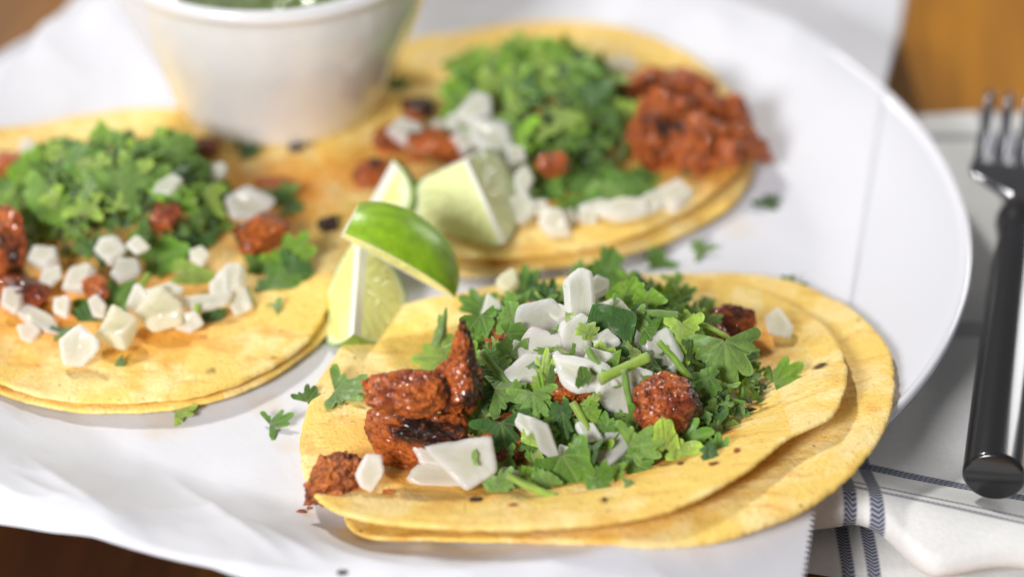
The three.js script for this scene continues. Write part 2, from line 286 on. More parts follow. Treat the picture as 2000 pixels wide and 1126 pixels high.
// left pair
const LTc = V(-0.1094, 0, -0.0143), lbY = (x, z) => lay(x, z), ltY = (x, z) => lay(x, z) + T + 0.0005 + 0.0008 * smooth(0.05, 0.075, Math.hypot(x - LTc.x, z - LTc.z));
const LB = outlineOf([[0, 765], [120, 796], [244, 803], [400, 786], [511, 746], [625, 662], [20, 250]].map(([a, b]) => onto(a, b, lbY, 0.001)), LTc, 0.0715);
const LT = outlineOf([[0, 250], [85, 240], [0, 745], [200, 785], [400, 770], [500, 732], [600, 668], [640, 590]].map(([a, b]) => onto(a, b, ltY, T * 0.5)), LTc, 0.0715);
tortilla('lower corn tortilla edge peeking out under the taco cut off by the frame', LTc, LB, lbY, 4);
tortilla('top corn tortilla of the taco with the tallest herb heap, cut off by the frame', LTc, LT, ltY, 5, { stains: [st(200, 560, 50, ORANGE, 0.85), st(330, 650, 14, DEEP, 0.5), st(110, 650, 12, DEEP, 0.45), st(540, 370, 24, DEEP, 0.8), st(500, 430, 20, ORANGE, 0.7), st(70, 590, 18, DEEP, 0.6), st(250, 690, 9, ORANGE, 0.5), st(430, 640, 14, ORANGE, 0.4), st(413, 723, 2, BURN, 0.7)] });
const leftTop = (x, z) => ltY(x, z) + T;

// back pair
const BTc = V(0.0055, 0, -0.0735), BBc = V(0.0045, 0, -0.0725), bbY = (x, z) => lay(x, z), btY = (x, z) => lay(x, z) + T + 0.0005 + 0.0012 * smooth(0.045, 0.065, Math.hypot(x - BTc.x, z - BTc.z));
const BB = outlineOf([[1475, 306], [1435, 395], [1346, 448], [1235, 492], [1060, 520], [889, 535]].map(([a, b]) => onto(a, b, bbY, 0.001)), BBc, 0.0665);
const BT = outlineOf([[1470, 300], [1400, 370], [1300, 430], [1200, 470], [1050, 497], [900, 505], [969, 67], [1080, 55], [1213, 80], [1324, 124], [1390, 160]].map(([a, b]) => onto(a, b, btY, T * 0.5)), BTc, 0.064);
tortilla('lower corn tortilla of the blurred taco beside the salsa bowl', BBc, BB, bbY, 6);
tortilla('top corn tortilla of the blurred taco beside the salsa bowl, behind the lime wedges', BTc, BT, btY, 7, { stains: [st(1060, 330, 42, ORANGE, 0.75), st(640, 340, 16, DEEP, 0.6), st(730, 330, 18, ORANGE, 0.7), st(1380, 300, 22, DEEP, 0.7), st(1400, 360, 10, ORANGE, 0.8)] });
const backTop = (x, z) => btY(x, z) + T;

// ---------------------------------------------------------------- salsa bowl
{
  const b = thing('salsa_bowl', 'small white glazed ramekin of green salsa standing between two tacos', 'bowl');
  b.position.set(-0.0700, 0.0064, -0.0925); b.scale.set(1.06, 1.12, 1.06);
  const o = [[0, 0.001], [0.024, 0.001], [0.0265, 0], [0.0285, 0.0006], [0.0305, 0.004], [0.0335, 0.011], [0.0375, 0.020], [0.0415, 0.029], [0.0445, 0.038], [0.0462, 0.0445], [0.0474, 0.0466], [0.0476, 0.0482], [0.0468, 0.0494], [0.0452, 0.0494], [0.0442, 0.0482], [0.043, 0.043], [0.0395, 0.031], [0.033, 0.017], [0.027, 0.007], [0, 0.005]];
  const curve = new THREE.SplineCurve(o.map(([r, y]) => new THREE.Vector2(r, y)));
  mesh('body', new THREE.LatheGeometry(curve.getPoints(110).map((p) => new THREE.Vector2(Math.max(0, p.x), p.y)), 120), new THREE.MeshPhysicalMaterial({ color: new THREE.Color(0.84, 0.84, 0.85), roughness: 0.12, clearcoat: 1.0, clearcoatRoughness: 0.05 }), b);
  const r = rng(5), sal = grid(64, 24, (u, v) => { const a = -u * 2 * PI, q = v * 0.0368, x = q * Math.cos(a), z = q * Math.sin(a); return [x, 0.0275 + 0.0022 * fbm(x * 180, z * 180, 3, 3), z]; }, { closeU: true, color: (u, v, p) => { const k = 0.8 + 0.8 * fbm(p[0] * 300, p[2] * 300, 7, 3); return [0.16 * k, 0.24 * k, 0.045 * k]; } });
  const s = mesh('green_salsa', sal, new THREE.MeshPhysicalMaterial({ vertexColors: true, roughness: 0.25, clearcoat: 0.5, side: THREE.DoubleSide }), scene);
  s.position.copy(b.position); s.scale.copy(b.scale); tag(s, 'chunky green salsa filling the white ramekin', 'salsa');
}

// ---------------------------------------------------------------- grilled meat
const spheres = new Map();
function ball(d) { if (!spheres.has(d)) { let g = new THREE.IcosahedronGeometry(1, d); g.deleteAttribute('uv'); g.deleteAttribute('normal'); spheres.set(d, mergeVertices(g, 1e-5)); } return spheres.get(d); }
const meatBump = texture(512, (u, v) => 0.5 + 0.5 * fbm(u * 26, v * 26, 5, 3) + 0.35 * fbm(u * 90, v * 90, 2, 2), false);
const meatMat = new THREE.MeshPhysicalMaterial({ vertexColors: true, roughness: 0.42, bumpMap: meatBump, bumpScale: 0.0009, clearcoat: 0.75, clearcoatRoughness: 0.12, specularIntensity: 0.5 });
const dryMat = new THREE.MeshPhysicalMaterial({ color: new THREE.Color(0.85, 1.0, 0.95), vertexColors: true, roughness: 0.5, bumpMap: meatBump, bumpScale: 0.0006, clearcoat: 0.12, clearcoatRoughness: 0.3 });
// half sizes in mm; char 0..1; box: how squared the chunk is; warm: towards orange; shape(v): optional reshaping of the unit chunk
function meatGeo(seed, [a, b, c], { char = 0.3, box = 0.35, low: lowK = 0.45, facets = 6, warm = 0.4, detail = 26, rough = 0.8, shape, burn } = {}) {
  const g = ball(detail).clone(), p = g.attributes.position, C = new Float32Array(p.count * 3), U = new Float32Array(p.count * 2), v = V(), s = Math.max(a, b, c);
  const pr = rng(Math.floor(seed * 613) + 3), planes = []; for (let k = 0; k < facets; k++) { const y = pr() * 2 - 1, f = pr() * 2 * PI, w = Math.sqrt(1 - y * y); planes.push([V(w * Math.cos(f), y, w * Math.sin(f)), 0.55 + 0.3 * pr()]); }
  for (let i = 0; i < p.count; i++) {
    v.fromBufferAttribute(p, i); const d = v.clone();
    const m = Math.max(Math.abs(d.x), Math.abs(d.y), Math.abs(d.z)); v.multiplyScalar(lerp(1, 0.80 / m, box));
    const low = fbm(d.x * 1.3 + seed * 3.1, d.y * 1.3, d.z * 1.3, 2), rid = 1 - Math.abs(fbm(d.x * 2.1, d.y * 2.1 + seed * 1.7, d.z * 2.1, 3)) * 3;
    v.multiplyScalar(1 + lowK * low + 0.10 * rough * rid - 0.05);
    for (const [n, q] of planes) { const e = v.dot(n) - q; if (e > 0) v.addScaledVector(n, -0.85 * e); }
    if (shape) shape(v, d);
    const x = v.x * a, y = v.y * b, z = v.z * c;                                   // mm
    const q = 0.22, wx = x + 1.4 * N3(x * 0.25, y * 0.25, z * 0.25 + seed), mid = fbm(wx * q + seed, y * q, z * q, 3), fine = fbm(wx * 0.55, y * 0.80 + seed, z * 0.68, 3), grain = fbm(x * 1.9 + 1.5 * mid, y * 1.7 + seed, z * 1.8, 3);
    const push = rough * (1.1 * mid + 0.60 * fine + 0.26 * grain - 0.3 * smooth(0.10, 0.0, Math.abs(mid)));                    // mm outwards
    p.setXYZ(i, (x + d.x * push) * mm, (y + d.y * push) * mm, (z + d.z * push) * mm);
    const o = fbm(x * 0.13 + seed * 7, y * 0.13, z * 0.13, 3) + 0.5 * warm - 0.2, t = clamp(0.5 + 2.6 * o);
    let col = [lerp(0.32, 0.70, t), lerp(0.055, 0.165, t), lerp(0.016, 0.026, t)];
    const bits = smooth(0.16, 0.36, fine) * 0.55; col = [lerp(col[0], 0.78, bits), lerp(col[1], 0.25, bits), lerp(col[2], 0.055, bits)];
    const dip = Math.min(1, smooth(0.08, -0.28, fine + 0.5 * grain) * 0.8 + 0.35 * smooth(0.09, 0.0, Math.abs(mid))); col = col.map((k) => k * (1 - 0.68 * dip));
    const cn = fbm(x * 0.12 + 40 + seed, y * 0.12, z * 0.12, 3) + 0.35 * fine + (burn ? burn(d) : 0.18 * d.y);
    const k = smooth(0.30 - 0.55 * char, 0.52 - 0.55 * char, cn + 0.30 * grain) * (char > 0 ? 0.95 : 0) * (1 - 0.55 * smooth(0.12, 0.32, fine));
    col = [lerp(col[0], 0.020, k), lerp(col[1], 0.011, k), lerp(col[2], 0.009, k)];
    C.set(col, i * 3); U.set([(x + 0.4 * z) / 14, (y + 0.7 * z) / 14], i * 2);
  }
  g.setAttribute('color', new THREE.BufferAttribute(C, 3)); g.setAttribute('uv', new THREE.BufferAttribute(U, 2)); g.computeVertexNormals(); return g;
}
function meat(label, group, px, py, h, size, yaw, o = {}) {
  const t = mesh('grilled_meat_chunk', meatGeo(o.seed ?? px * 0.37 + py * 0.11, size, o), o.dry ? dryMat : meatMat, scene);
  t.position.copy(on(px, py, h)); t.rotation.set(o.rx ?? 0, yaw, o.rz ?? 0, 'YXZ');
  return tag(t, label, 'meat chunk', group);
}
const GF = 'grilled meat chunks on the nearest taco', GL = 'grilled meat chunks on the taco cut off by the frame', GB = 'grilled meat chunks on the taco beside the salsa bowl';
// the nearest taco
meat('dry crumbly orange brown meat chunk alone on the tortilla edge, touching an onion chip', GF, 653, 937, 0.0112, [8.6, 5.6, 6.0], 0.5, { dry: true, char: 0.0, warm: 0.55, box: 0.05, facets: 2, detail: 46, rough: 1.35, rz: 0.25, seed: 3.3, shape: (v) => { if (v.x < 0) { v.y *= 1 + 0.35 * v.x; v.z *= 1 + 0.25 * v.x; } v.y -= 0.12 * v.x * v.x; } });
meat('big glossy meat block with charred crust along its top, under two other chunks', GF, 808, 862, 0.0148, [14.5, 7.4, 8.0], -0.15, { char: 0.60, box: 0.45, warm: 0.6, detail: 50, seed: 8.2, burn: (d) => 0.42 * d.y + 0.12 * d.x - 0.20 * Math.abs(d.z - 0.5) - 0.1 });
meat('plump reddish meat chunk lying on the charred block', GF, 792, 765, 0.0290, [11.0, 5.9, 6.0], 0.1, { char: 0.46, box: 0.10, facets: 1, warm: 0.8, detail: 48, seed: 12.7, rz: -0.1, burn: (d) => 0.55 * d.x - 0.16 });
meat('upright horn-shaped meat strip with blackened tip', GF, 888, 712, 0.0330, [7.6, 13.0, 6.0], 0.0, { char: 0.54, box: 0.15, warm: 0.5, facets: 0, detail: 50, rough: 0.95, seed: 5.9, burn: (d) => 0.55 * d.x + 0.16 * d.y - 0.1, shape: (v) => { const y = clamp((v.y + 1) / 2), k = lerp(1.15, 0.44, smooth(0.20, 0.60, y)) * lerp(1, 0.55, smooth(0.6, 1, y)); v.x = v.x * k + 0.28 * smooth(0.15, 0.7, y); v.z *= k; v.y *= 1.05; } });
meat('rust coloured meat chunk showing under a translucent onion slab in the filling', GF, 1108, 765, 0.0190, [8.5, 5.5, 6], 0.4, { char: 0.02, warm: 0.7, detail: 34, seed: 21.1 });
meat('shiny dark egg-shaped meat chunk with a blackened side, behind an upright leaf', GF, 1297, 798, 0.0195, [9.0, 8.8, 8.0], 0.3, { char: 0.50, box: 0.05, low: 0.25, facets: 0, warm: 0.45, detail: 50, rough: 0.7, seed: 31.4, burn: (d) => 0.75 * d.x - 0.10 - 0.12 * d.y });
meat('dark red rounded meat chunk at the far side of the nearest filling', GF, 1432, 632, 0.0130, [6.5, 5.2, 5.5], 0.2, { char: 0.15, warm: 0.15, detail: 30, seed: 36.6, rough: 0.7 });
meat('orange red meat chunk squeezed behind a broad pale leaf', GF, 1382, 680, 0.0130, [6.5, 7, 6], 0.9, { char: 0.12, warm: 0.6, detail: 30, seed: 41.0 });
meat('small red meat chunk half hidden behind the horn-shaped strip', GF, 985, 672, 0.0165, [8, 5, 6], 0.4, { char: 0.05, warm: 0.6, detail: 26, seed: 44.4 });
meat('meat chunk buried between stacked onion pieces', GF, 1085, 655, 0.0185, [9, 5, 6], 0, { char: 0.0, warm: 0.5, detail: 24, seed: 51 });
meat('meat chunk buried under herbs at the near side of the filling', GF, 1000, 855, 0.0125, [10, 5, 7], 0.6, { char: 0.3, warm: 0.4, detail: 24, seed: 53 });
meat('meat chunk buried under herbs beside the egg-shaped chunk', GF, 1185, 850, 0.0125, [10, 5, 7], 0.2, { char: 0.3, warm: 0.4, detail: 24, seed: 55 });
meat('meat chunk buried under bright herbs at the top of the nearest heap', GF, 1280, 680, 0.0140, [10, 5, 7], 0.2, { char: 0.2, warm: 0.5, detail: 20, seed: 57 });
// the taco cut off by the frame
meat('large orange meat chunk cut off by the picture edge', GL, 2, 478, 0.0150, [8.5, 12, 10], 0.4, { char: 0.22, warm: 0.6, detail: 28, seed: 61.1, burn: (d) => 0.2 - 0.5 * d.y });
meat('flat meat chunk with dark underside below the edge chunk', GL, 40, 570, 0.0095, [8, 4.5, 7], 0.2, { char: 0.4, warm: 0.4, detail: 22, seed: 63 });
meat('bright orange meat chunk with one black side next to a grey onion piece', GL, 508, 452, 0.0120, [8, 6.5, 6.5], 0.2, { char: 0.25, warm: 0.9, detail: 30, seed: 66.2, burn: (d) => -0.45 * d.x - 0.15 });
meat('small dark red meat bit poking out of the leaf heap', GL, 322, 425, 0.0170, [4.5, 4.5, 4.5], 0, { char: 0.1, warm: 0.3, detail: 20, seed: 68 });
meat('small orange meat bit between onion dice', GL, 185, 566, 0.0110, [4, 4, 4], 0, { char: 0.0, warm: 0.9, detail: 20, seed: 70 });
meat('orange meat bit behind the leaf heap near the frame edge', GL, 25, 318, 0.0100, [6, 3.5, 5], 0, { char: 0.0, warm: 0.9, detail: 20, seed: 72 });
meat('long thin orange meat strip toward the salsa bowl', GL, 545, 362, 0.0070, [7.5, 2.0, 3.5], -0.2, { char: 0.1, warm: 0.8, detail: 20, seed: 74 });
meat('reddish meat shred at the foot of the salsa bowl', GL, 395, 285, 0.0080, [6, 2.5, 4], -0.5, { char: 0.2, warm: 0.4, detail: 20, seed: 76 });
meat('blackened round meat bit next to the lime wedges', GL, 642, 442, 0.0065, [3.4, 3.0, 3.2], 0, { char: 0.95, warm: 0.1, detail: 20, seed: 78, rough: 0.5 });
meat('tiny blackened bit under the salsa bowl edge', GL, 578, 290, 0.0065, [2.6, 1.6, 2], 0, { char: 0.9, warm: 0.1, detail: 12, seed: 79, rough: 0.4 });
// the taco beside the bowl
[[1255, 180, 0.0150, 7, 5.5, 'rust red meat chunk touching the herb heap, rearmost of the bare meat pile'], [1332, 172, 0.0150, 7, 5, 'dark topped meat chunk at the rear of the bare meat pile'], [1275, 252, 0.0150, 8, 6, 'rounded meat chunk leaning on the herb heap'],
 [1375, 215, 0.0130, 8, 6, 'rust meat chunk in the middle of the bare meat pile'], [1432, 222, 0.0140, 5.5, 6, 'knobbly upright meat chunk at the outer end of the pile'], [1448, 275, 0.0120, 6.5, 6, 'outermost meat chunk overhanging the tortilla edge of the blurred taco'],
 [1355, 285, 0.0120, 8, 6, 'front meat chunk of the bare meat pile, above an onion chip'], [1405, 295, 0.0110, 7, 5, 'low meat chunk tucked below the outermost one'], [1310, 220, 0.0170, 7, 5, 'meat chunk stacked on top of the bare meat pile'], [1285, 300, 0.0090, 7, 4, 'meat chunk in the shade between herb heap and meat pile']]
  .forEach(([x, y, h, a, b, l], i) => meat(l, GB, x, y, h, [a * (1.1 + 0.35 * (i % 2)), b * (1.15 - 0.2 * (i % 3)), a * 0.9], i * 0.7, { char: i === 1 || i === 5 ? 0.25 : 0.10, warm: 0.85, detail: 24, seed: 80 + i * 3.7, rough: 2.3, facets: 4, box: 0.05, rz: (i % 3 - 1) * 0.6, low: 0.9 }));
meat('dark red meat chunk behind the small lime wedge', GB, 728, 338, 0.0090, [6, 4.5, 5], 0.3, { char: 0.2, warm: 0.4, detail: 22, seed: 121 });
meat('orange meat chunk under an onion piece toward the bowl', GB, 765, 272, 0.0085, [8, 4.5, 6], 0.3, { char: 0.02, warm: 0.9, detail: 22, seed: 124 });
meat('orange meat chunk with a herb fleck behind the large lime wedge', GB, 838, 285, 0.0100, [8, 5, 6], -0.3, { char: 0.02, warm: 0.9, detail: 22, seed: 127 });
meat('red meat chunk beside the brightest onion dice', GB, 880, 290, 0.0110, [6, 5, 5], 0.3, { char: 0.05, warm: 0.6, detail: 22, seed: 130 });
meat('black charred meat chunk near the bowl side of the herb heap', GB, 815, 212, 0.0085, [5.5, 3.5, 5], 0.3, { char: 0.8, warm: 0.2, detail: 22, seed: 133 });
meat('small rust meat bit showing through the lower herbs', GB, 1078, 325, 0.0160, [5, 4, 4], 0.3, { char: 0.1, warm: 0.6, detail: 20, seed: 136 });

[[604, 992, 'tiny orange meat crumb on the paper under the lone chunk'], [668, 1118, 'small brown crumb on the paper below the nearest taco'], [588, 1000, null], [1330, 905, null], [1000, 985, null], [930, 975, null], [1440, 880, null], [1480, 690, null], [760, 960, null], [1180, 975, null], [1395, 905, null], [1465, 800, null]]
  .forEach(([x, y, l], i) => { const onPaper = x < 620 || y > 1100, p = onto(x, y, onPaper ? (a, b) => plateY(a, b) + 0.0009 : frontTop, 0.0004), t = mesh('meat_crumb', meatGeo(300 + i * 2.3, [0.9 + 0.5 * (i % 3), 0.6, 0.8], { detail: 6, char: i % 2 ? 0.7 : 0, warm: 0.6, rough: 0.3 }), dryMat, scene); t.position.copy(p); tag(t, l ?? 'tiny meat crumb on the bare top tortilla of the nearest taco', 'meat crumb', 'loose meat crumbs'); });

// ---------------------------------------------------------------- lime wedges
const rindMat = new THREE.MeshPhysicalMaterial({ vertexColors: true, roughness: 0.42, clearcoat: 0.18, clearcoatRoughness: 0.25, bumpMap: texture(512, (u, v) => { const n = N3(u * 46, v * 46, 2); return 0.75 - 0.7 * smooth(0.25, 0.5, n); }, false), bumpScale: 0.00025, side: THREE.DoubleSide });
const pulpMat = new THREE.MeshPhysicalMaterial({ vertexColors: true, roughness: 0.3, clearcoat: 0.5, clearcoatRoughness: 0.15, side: THREE.DoubleSide });
const pithMat = new THREE.MeshPhysicalMaterial({ vertexColors: true, roughness: 0.6, side: THREE.DoubleSide });
// a wedge between ridge ends A and B; bis points from the ridge to the middle of the rind
function lime(label, A, B, theta, r, alpha, seed, skin, cut = -1, pulp = [0.88, 0.91, 0.33], band = 0.0028) {
  const t = thing('lime_wedge', label, 'lime wedge', 'lime wedges between the tacos');
  const c = A.clone().add(B).multiplyScalar(0.5), ez = B.clone().sub(A), a = ez.length() / 2; ez.normalize();
  // theta: how the middle of the rind is turned about the ridge, from straight behind it (seen by the photographer) to the side
  const back = c.clone().sub(camera.position).normalize(); back.addScaledVector(ez, -back.dot(ez)).normalize();
  const sideways = ez.clone().cross(back); if (sideways.dot(V(1, 0, 0)) < 0) sideways.negate();
  const bis = back.clone().multiplyScalar(Math.cos(theta * PI / 180)).addScaledVector(sideways, Math.sin(theta * PI / 180));
  const ey = bis.clone().addScaledVector(ez, -bis.dot(ez)).normalize(), ex = ey.clone().cross(ez).normalize();
  t.position.copy(c);
  const rad = (s) => r * Math.pow(Math.max(0, 1 - Math.pow(Math.abs(s), 2.15)), 0.52), core = 0.0002;
  const pt = (s, f, q) => { const x = Math.sin(f) * q, y = Math.cos(f) * q; return [ex.x * x + ey.x * y + ez.x * s * a, ex.y * x + ey.y * y + ez.y * s * a, ex.z * x + ey.z * y + ez.z * s * a]; };
  const u0 = Math.asin(cut) / PI + 0.5, sOf = (u) => Math.sin((lerp(u0, 1, u) - 0.5) * PI);
  const half = alpha / 2, warpRind = (s, f) => 1 + 0.012 * N3(s * 3, f * 3, seed);
  const rindCol = (u, v) => { const s = sOf(u), n = fbm(s * 4, v * 5, seed, 3), k = 0.9 + 0.5 * n; return [skin[0] * k, skin[1] * k, skin[2] * k]; };
  const rindG = grid(60, 36, (u, v) => { const s = sOf(u), f = (v - 0.5) * alpha; return pt(s, f, rad(s) * warpRind(s, f) + 0.0001); }, { color: rindCol, uv: (u, v) => [u * 1.6, v * 1.2] });
  const parts = [rindG];
  for (const sg of [-1, 1]) parts.push(grid(60, 2, (u, v) => { const s = sOf(u); return pt(s, sg * half * 1.0, rad(s) * warpRind(s, sg * half) + 0.0001 - v * 0.0007 * Math.min(1, rad(s) / 0.004)); }, { color: (u, v) => v > 0.7 ? [0.50, 0.62, 0.20] : skin, uv: (u, v) => [u * 1.6, v * 0.1] }));
  mesh('rind', mergeGeometries(parts), rindMat, t);
  const inner = (s) => Math.max(core * Math.min(1, rad(s) / 0.006), 0), white = [0.80, 0.83, 0.62], cream = [0.84, 0.85, 0.74];
  const pithParts = [grid(60, 6, (u, v) => { const s = sOf(u), f = lerp(-half, half, v); return pt(s, f, inner(s)); }, { color: (u) => (u > 0.96 || (u < 0.04 && cut === -1)) ? [0.30, 0.17, 0.08] : cream })];
  if (cut > -1) pithParts.push(grid(8, 16, (u, v) => pt(cut, lerp(-half, half, v), lerp(inner(cut) * 0.2, rad(cut), u)), { color: (u) => u > 0.9 ? [0.55, 0.66, 0.25] : [0.86, 0.87, 0.76] }));
  for (const sg of [-1, 1]) {
    const hi = (s) => Math.max(inner(s), rad(s) - 0.0007 * Math.min(1, rad(s) / 0.004)), lo = (s) => Math.max(inner(s), hi(s) - 0.0026);
    pithParts.push(grid(60, 4, (u, v) => { const s = sOf(u); return pt(s, sg * half, lerp(hi(s), lo(s), v)); }, { color: (u, v) => [lerp(0.60, white[0], v), lerp(0.72, white[1], v), lerp(0.32, white[2], v)] }));
    pithParts.push(grid(60, 3, (u, v) => { const s = sOf(u); return pt(s, sg * half, lerp(inner(s), Math.min(lo(s), inner(s) + band), v)); }, { color: () => cream }));
    const p0 = (s) => Math.min(lo(s), inner(s) + band);
    mesh('pulp', grid(80, 40, (u, v) => {
      const s = sOf(u), q = lerp(p0(s), lo(s), v), dome = Math.sin(PI * clamp(v)) * Math.min(1, (lo(s) - p0(s)) / 0.006);
      const rayA = Math.atan2(s * a, q), ves = fbm(rayA * 14 + seed, q * 160, sg * 3, 2), pp = pt(s, sg * half, q), dz = 0.0003 * dome + 0.0009 * ves * dome, nx = pt(0, sg * (half + PI / 2), dz);
      return [pp[0] + nx[0], pp[1] + nx[1], pp[2] + nx[2]];
    }, { color: (u, v) => { const s = sOf(u), q = lerp(p0(s), lo(s), v), rayA = Math.atan2(s * a, q), ves = fbm(rayA * 16 + seed, q * 170, sg * 3, 3), mem = smooth(0.05, 0.0, Math.abs(Math.abs(s) - 0.02)) * 0.15, k = 0.97 + 0.55 * ves; return [lerp(pulp[0] * k, 0.85, mem), lerp(pulp[1] * k, 0.85, mem), lerp(pulp[2] * k, 0.6, mem)]; } }), pulpMat, t);
  }
  mesh('pith', mergeGeometries(pithParts), pithMat, t);
  return t;
}
const SKIN = [0.28, 0.50, 0.008], SKIN2 = [0.24, 0.40, 0.05];
lime('lime wedge with white ridge up, standing on its rind nearest the camera', on(690, 652, 0.0120), on(703, 455, 0.0235), 10, 0.0205, 1.22, 1, SKIN2);
{ const B = on(886, 584, 0.0110), A0 = on(664, 462, 0.0270), A = B.clone().add(A0.sub(B).multiplyScalar(2 / 1.75));
  lime('lime wedge showing its shiny green rind, lying across the other wedges', A, B, 132, 0.0150, 1.35, 2, SKIN, -0.75); }
lime('smallest showing lime wedge, half hidden behind the green rind', on(712, 410, 0.0090), on(766, 312, 0.0230), 85, 0.0120, 1.1, 3, SKIN2);
{ const tip = on(986, 474, 0.0095), top = on(912, 312, 0.0295), far = tip.clone().add(top.clone().sub(tip).multiplyScalar(2 / 1.75));
  lime('lime wedge with broad pale cut face, standing on the taco beside the bowl', far, tip, -16, 0.0250, 1.40, 4, SKIN2, -0.75, [0.86, 0.93, 0.46], 0.0012); }

// ---------------------------------------------------------------- onion dice
const onionBump = texture(256, (u, v) => 0.5 + 0.25 * Math.sin((u + 0.03 * fbm(u * 4, v * 4, 1, 2)) * 2 * PI * 12) * (0.6 + fbm(u * 9, v * 3, 2, 2)) + 0.3 * fbm(u * 30, v * 8, 3, 2), false);
const onionMat = new THREE.MeshPhysicalMaterial({ vertexColors: true, bumpMap: onionBump, bumpScale: 0.00010, roughness: 0.95, transmission: 0.50, thickness: 0, clearcoat: 0.55, clearcoatRoughness: 0.16, side: THREE.DoubleSide });
// a slab of onion: size in mm (x, y in its plane, h thick), corners from a few straight cuts, bent round x by kx and y by ky (1/mm)
function onionGeo(seed, [w, l, h], { n = 5, kx = 0.03, ky = 0.0, tone = 1, yellow = 0, pink = 0, shape } = {}) {
  const r = rng(seed * 7919 + 13), cuts = shape ? shape.map(([a, d]) => [a * PI / 180, d]) : []; if (!shape) for (let i = 0; i < n; i++) cuts.push([(i + 0.5 * r()) / n * 2 * PI + seed, 0.78 + 0.34 * r()]);
  const R = (f) => { let w = Math.pow(1.5, -14); for (const [a, d] of cuts) { const c = Math.cos(f - a); if (c > 0.05) w += Math.pow(d / c, -14); } return Math.pow(w, -1 / 14) * (1 + 0.05 * N3(Math.cos(f) * 2.5, Math.sin(f) * 2.5, seed) + 0.02 * N3(Math.cos(f) * 9, Math.sin(f) * 9, seed)); };
  h *= 1.2; if (kx) kx *= 2.2;
  const prof2 = [[0, 1], [0.3, 1], [0.55, 1], [0.7, 0.99], [0.8, 0.96], [0.88, 0.88], [0.94, 0.74], [0.98, 0.5], [1, 0.2], [1, -0.2], [0.98, -0.5], [0.94, -0.74], [0.88, -0.88], [0.75, -0.98], [0.5, -1], [0, -1]];
  const na = 56;
  const bend = (x, y, z) => { if (kx) { const a = kx * x, q = 1 / kx - z; x = Math.sin(a) * q; z = 1 / kx - Math.cos(a) * q; } if (ky) { const a = ky * y, q = 1 / ky - z; y = Math.sin(a) * q; z = 1 / ky - Math.cos(a) * q; } return [x, y, z]; };
  return grid(na, prof2.length - 1, (u, v, i, j) => {
    const f = u * 2 * PI, [s, t] = prof2[j], q = s * R(f), x = q * Math.cos(f) * w, y = q * Math.sin(f) * l, z = t * h * (1 + 0.15 * N3(x * 0.2, y * 0.2, seed)) + 0.15 * N3(x * 0.5, y * 0.5, seed + 5);
    return bend(x, y, z).map((k) => k * mm);
  }, { closeU: true, uv: (u, v) => { const f = u * 2 * PI, [s] = prof2[Math.round(v * (prof2.length - 1))], q = s * R(f); return [q * Math.cos(f) * w / 9, q * Math.sin(f) * l / 9]; }, color: (u, v) => {
    const f = u * 2 * PI, j = Math.round(v * (prof2.length - 1)), s = prof2[j][0], q = s * R(f), x = q * Math.cos(f) * w, line = 1 + 0.08 * N3(x * 1.6, seed, 0) + 0.05 * N3(x * 0.5, q * 2, seed), e = smooth(0.85, 1, s) * pink, pool = 1 - 0.13 * smooth(1.0, 0.35, s + 0.3 * N3(x * 0.3, q * 3, seed));
    return [clamp(0.99 * tone * line * pool), clamp((0.985 - 0.03 * yellow - 0.20 * e) * tone * line * pool), clamp((0.94 - 0.30 * yellow - 0.10 * e) * tone * line * pool * pool)];
  } });
}
// orientation: a = direction of the piece's long axis in the picture plane seen from above (degrees, 0 = rightwards, 90 = away), tilt = how far it stands up to face the camera, roll about its long axis
function pose(o, a, tilt, roll = 0) {
  const t = tilt * PI / 180, q = a * PI / 180, n = V(0, Math.cos(t), Math.sin(t)), right = V(1, 0, 0), away = V(0, Math.sin(t), -Math.cos(t));
  const y = right.multiplyScalar(Math.cos(q)).addScaledVector(away, Math.sin(q)), x = y.clone().cross(n), m = new THREE.Matrix4().makeBasis(x, y, n);
  o.quaternion.setFromRotationMatrix(m).multiply(new THREE.Quaternion().setFromAxisAngle(V(0, 1, 0), roll * PI / 180)); return o;
}
function onion(label, group, px, py, h, size, a, tilt, o = {}) {
  const t = mesh('onion_piece', onionGeo(o.seed ?? px * 0.013 + py * 0.029, size, o), onionMat, scene);
  t.position.copy(on(px, py, h)); pose(t, a, tilt, o.roll ?? 0);
  t.scale.setScalar(group === OL ? 0.76 : o.shape ? 0.94 : 0.88);
  return tag(t, label, 'onion piece', group);
}
const OF = 'chopped onion on the nearest taco', OL = 'chopped onion on the taco cut off by the frame', OB = 'chopped onion on the taco beside the salsa bowl';
onion('six-sided white onion chip leaning on the lone meat chunk, with a green fleck', OF, 722, 922, 0.0160, [3.9, 4.7, 1.2], 90, 60, { n: 6, roll: 8, pink: 0.4, seed: 1.2 });
onion('flat cream onion slab lying lowest in front of the charred block', OF, 852, 927, 0.0108, [4.6, 7.6, 1.5], 0, 45, { shape: [[0, 0.75], [95, 0.9], [186, 0.7], [-115, 0.85], [-50, 0.95]], tone: 0.9, yellow: 0.12, seed: 2.3 });
onion('translucent onion slab lying over the cream slab', OF, 862, 892, 0.0150, [3.6, 7.2, 1.0], -8, 45, { shape: [[5, 0.7], [80, 0.95], [175, 0.65], [-70, 0.9]], seed: 3.1 });
onion('largest translucent onion slab at the near corner of the filling', OF, 912, 900, 0.0165, [9.0, 9.6, 1.1], 0, 50, { shape: [[190, 0.62], [98, 0.78], [35, 0.72], [-48, 0.62]], kx: 0.03, ky: 0.03, tone: 0.9, seed: 4.6 });
onion('grey five-sided onion petal near the back of the nearest filling', OF, 1058, 625, 0.0255, [6.5, 7.2, 1.1], 30, 52, { n: 5, kx: 0.06, tone: 0.86, seed: 5.2 });
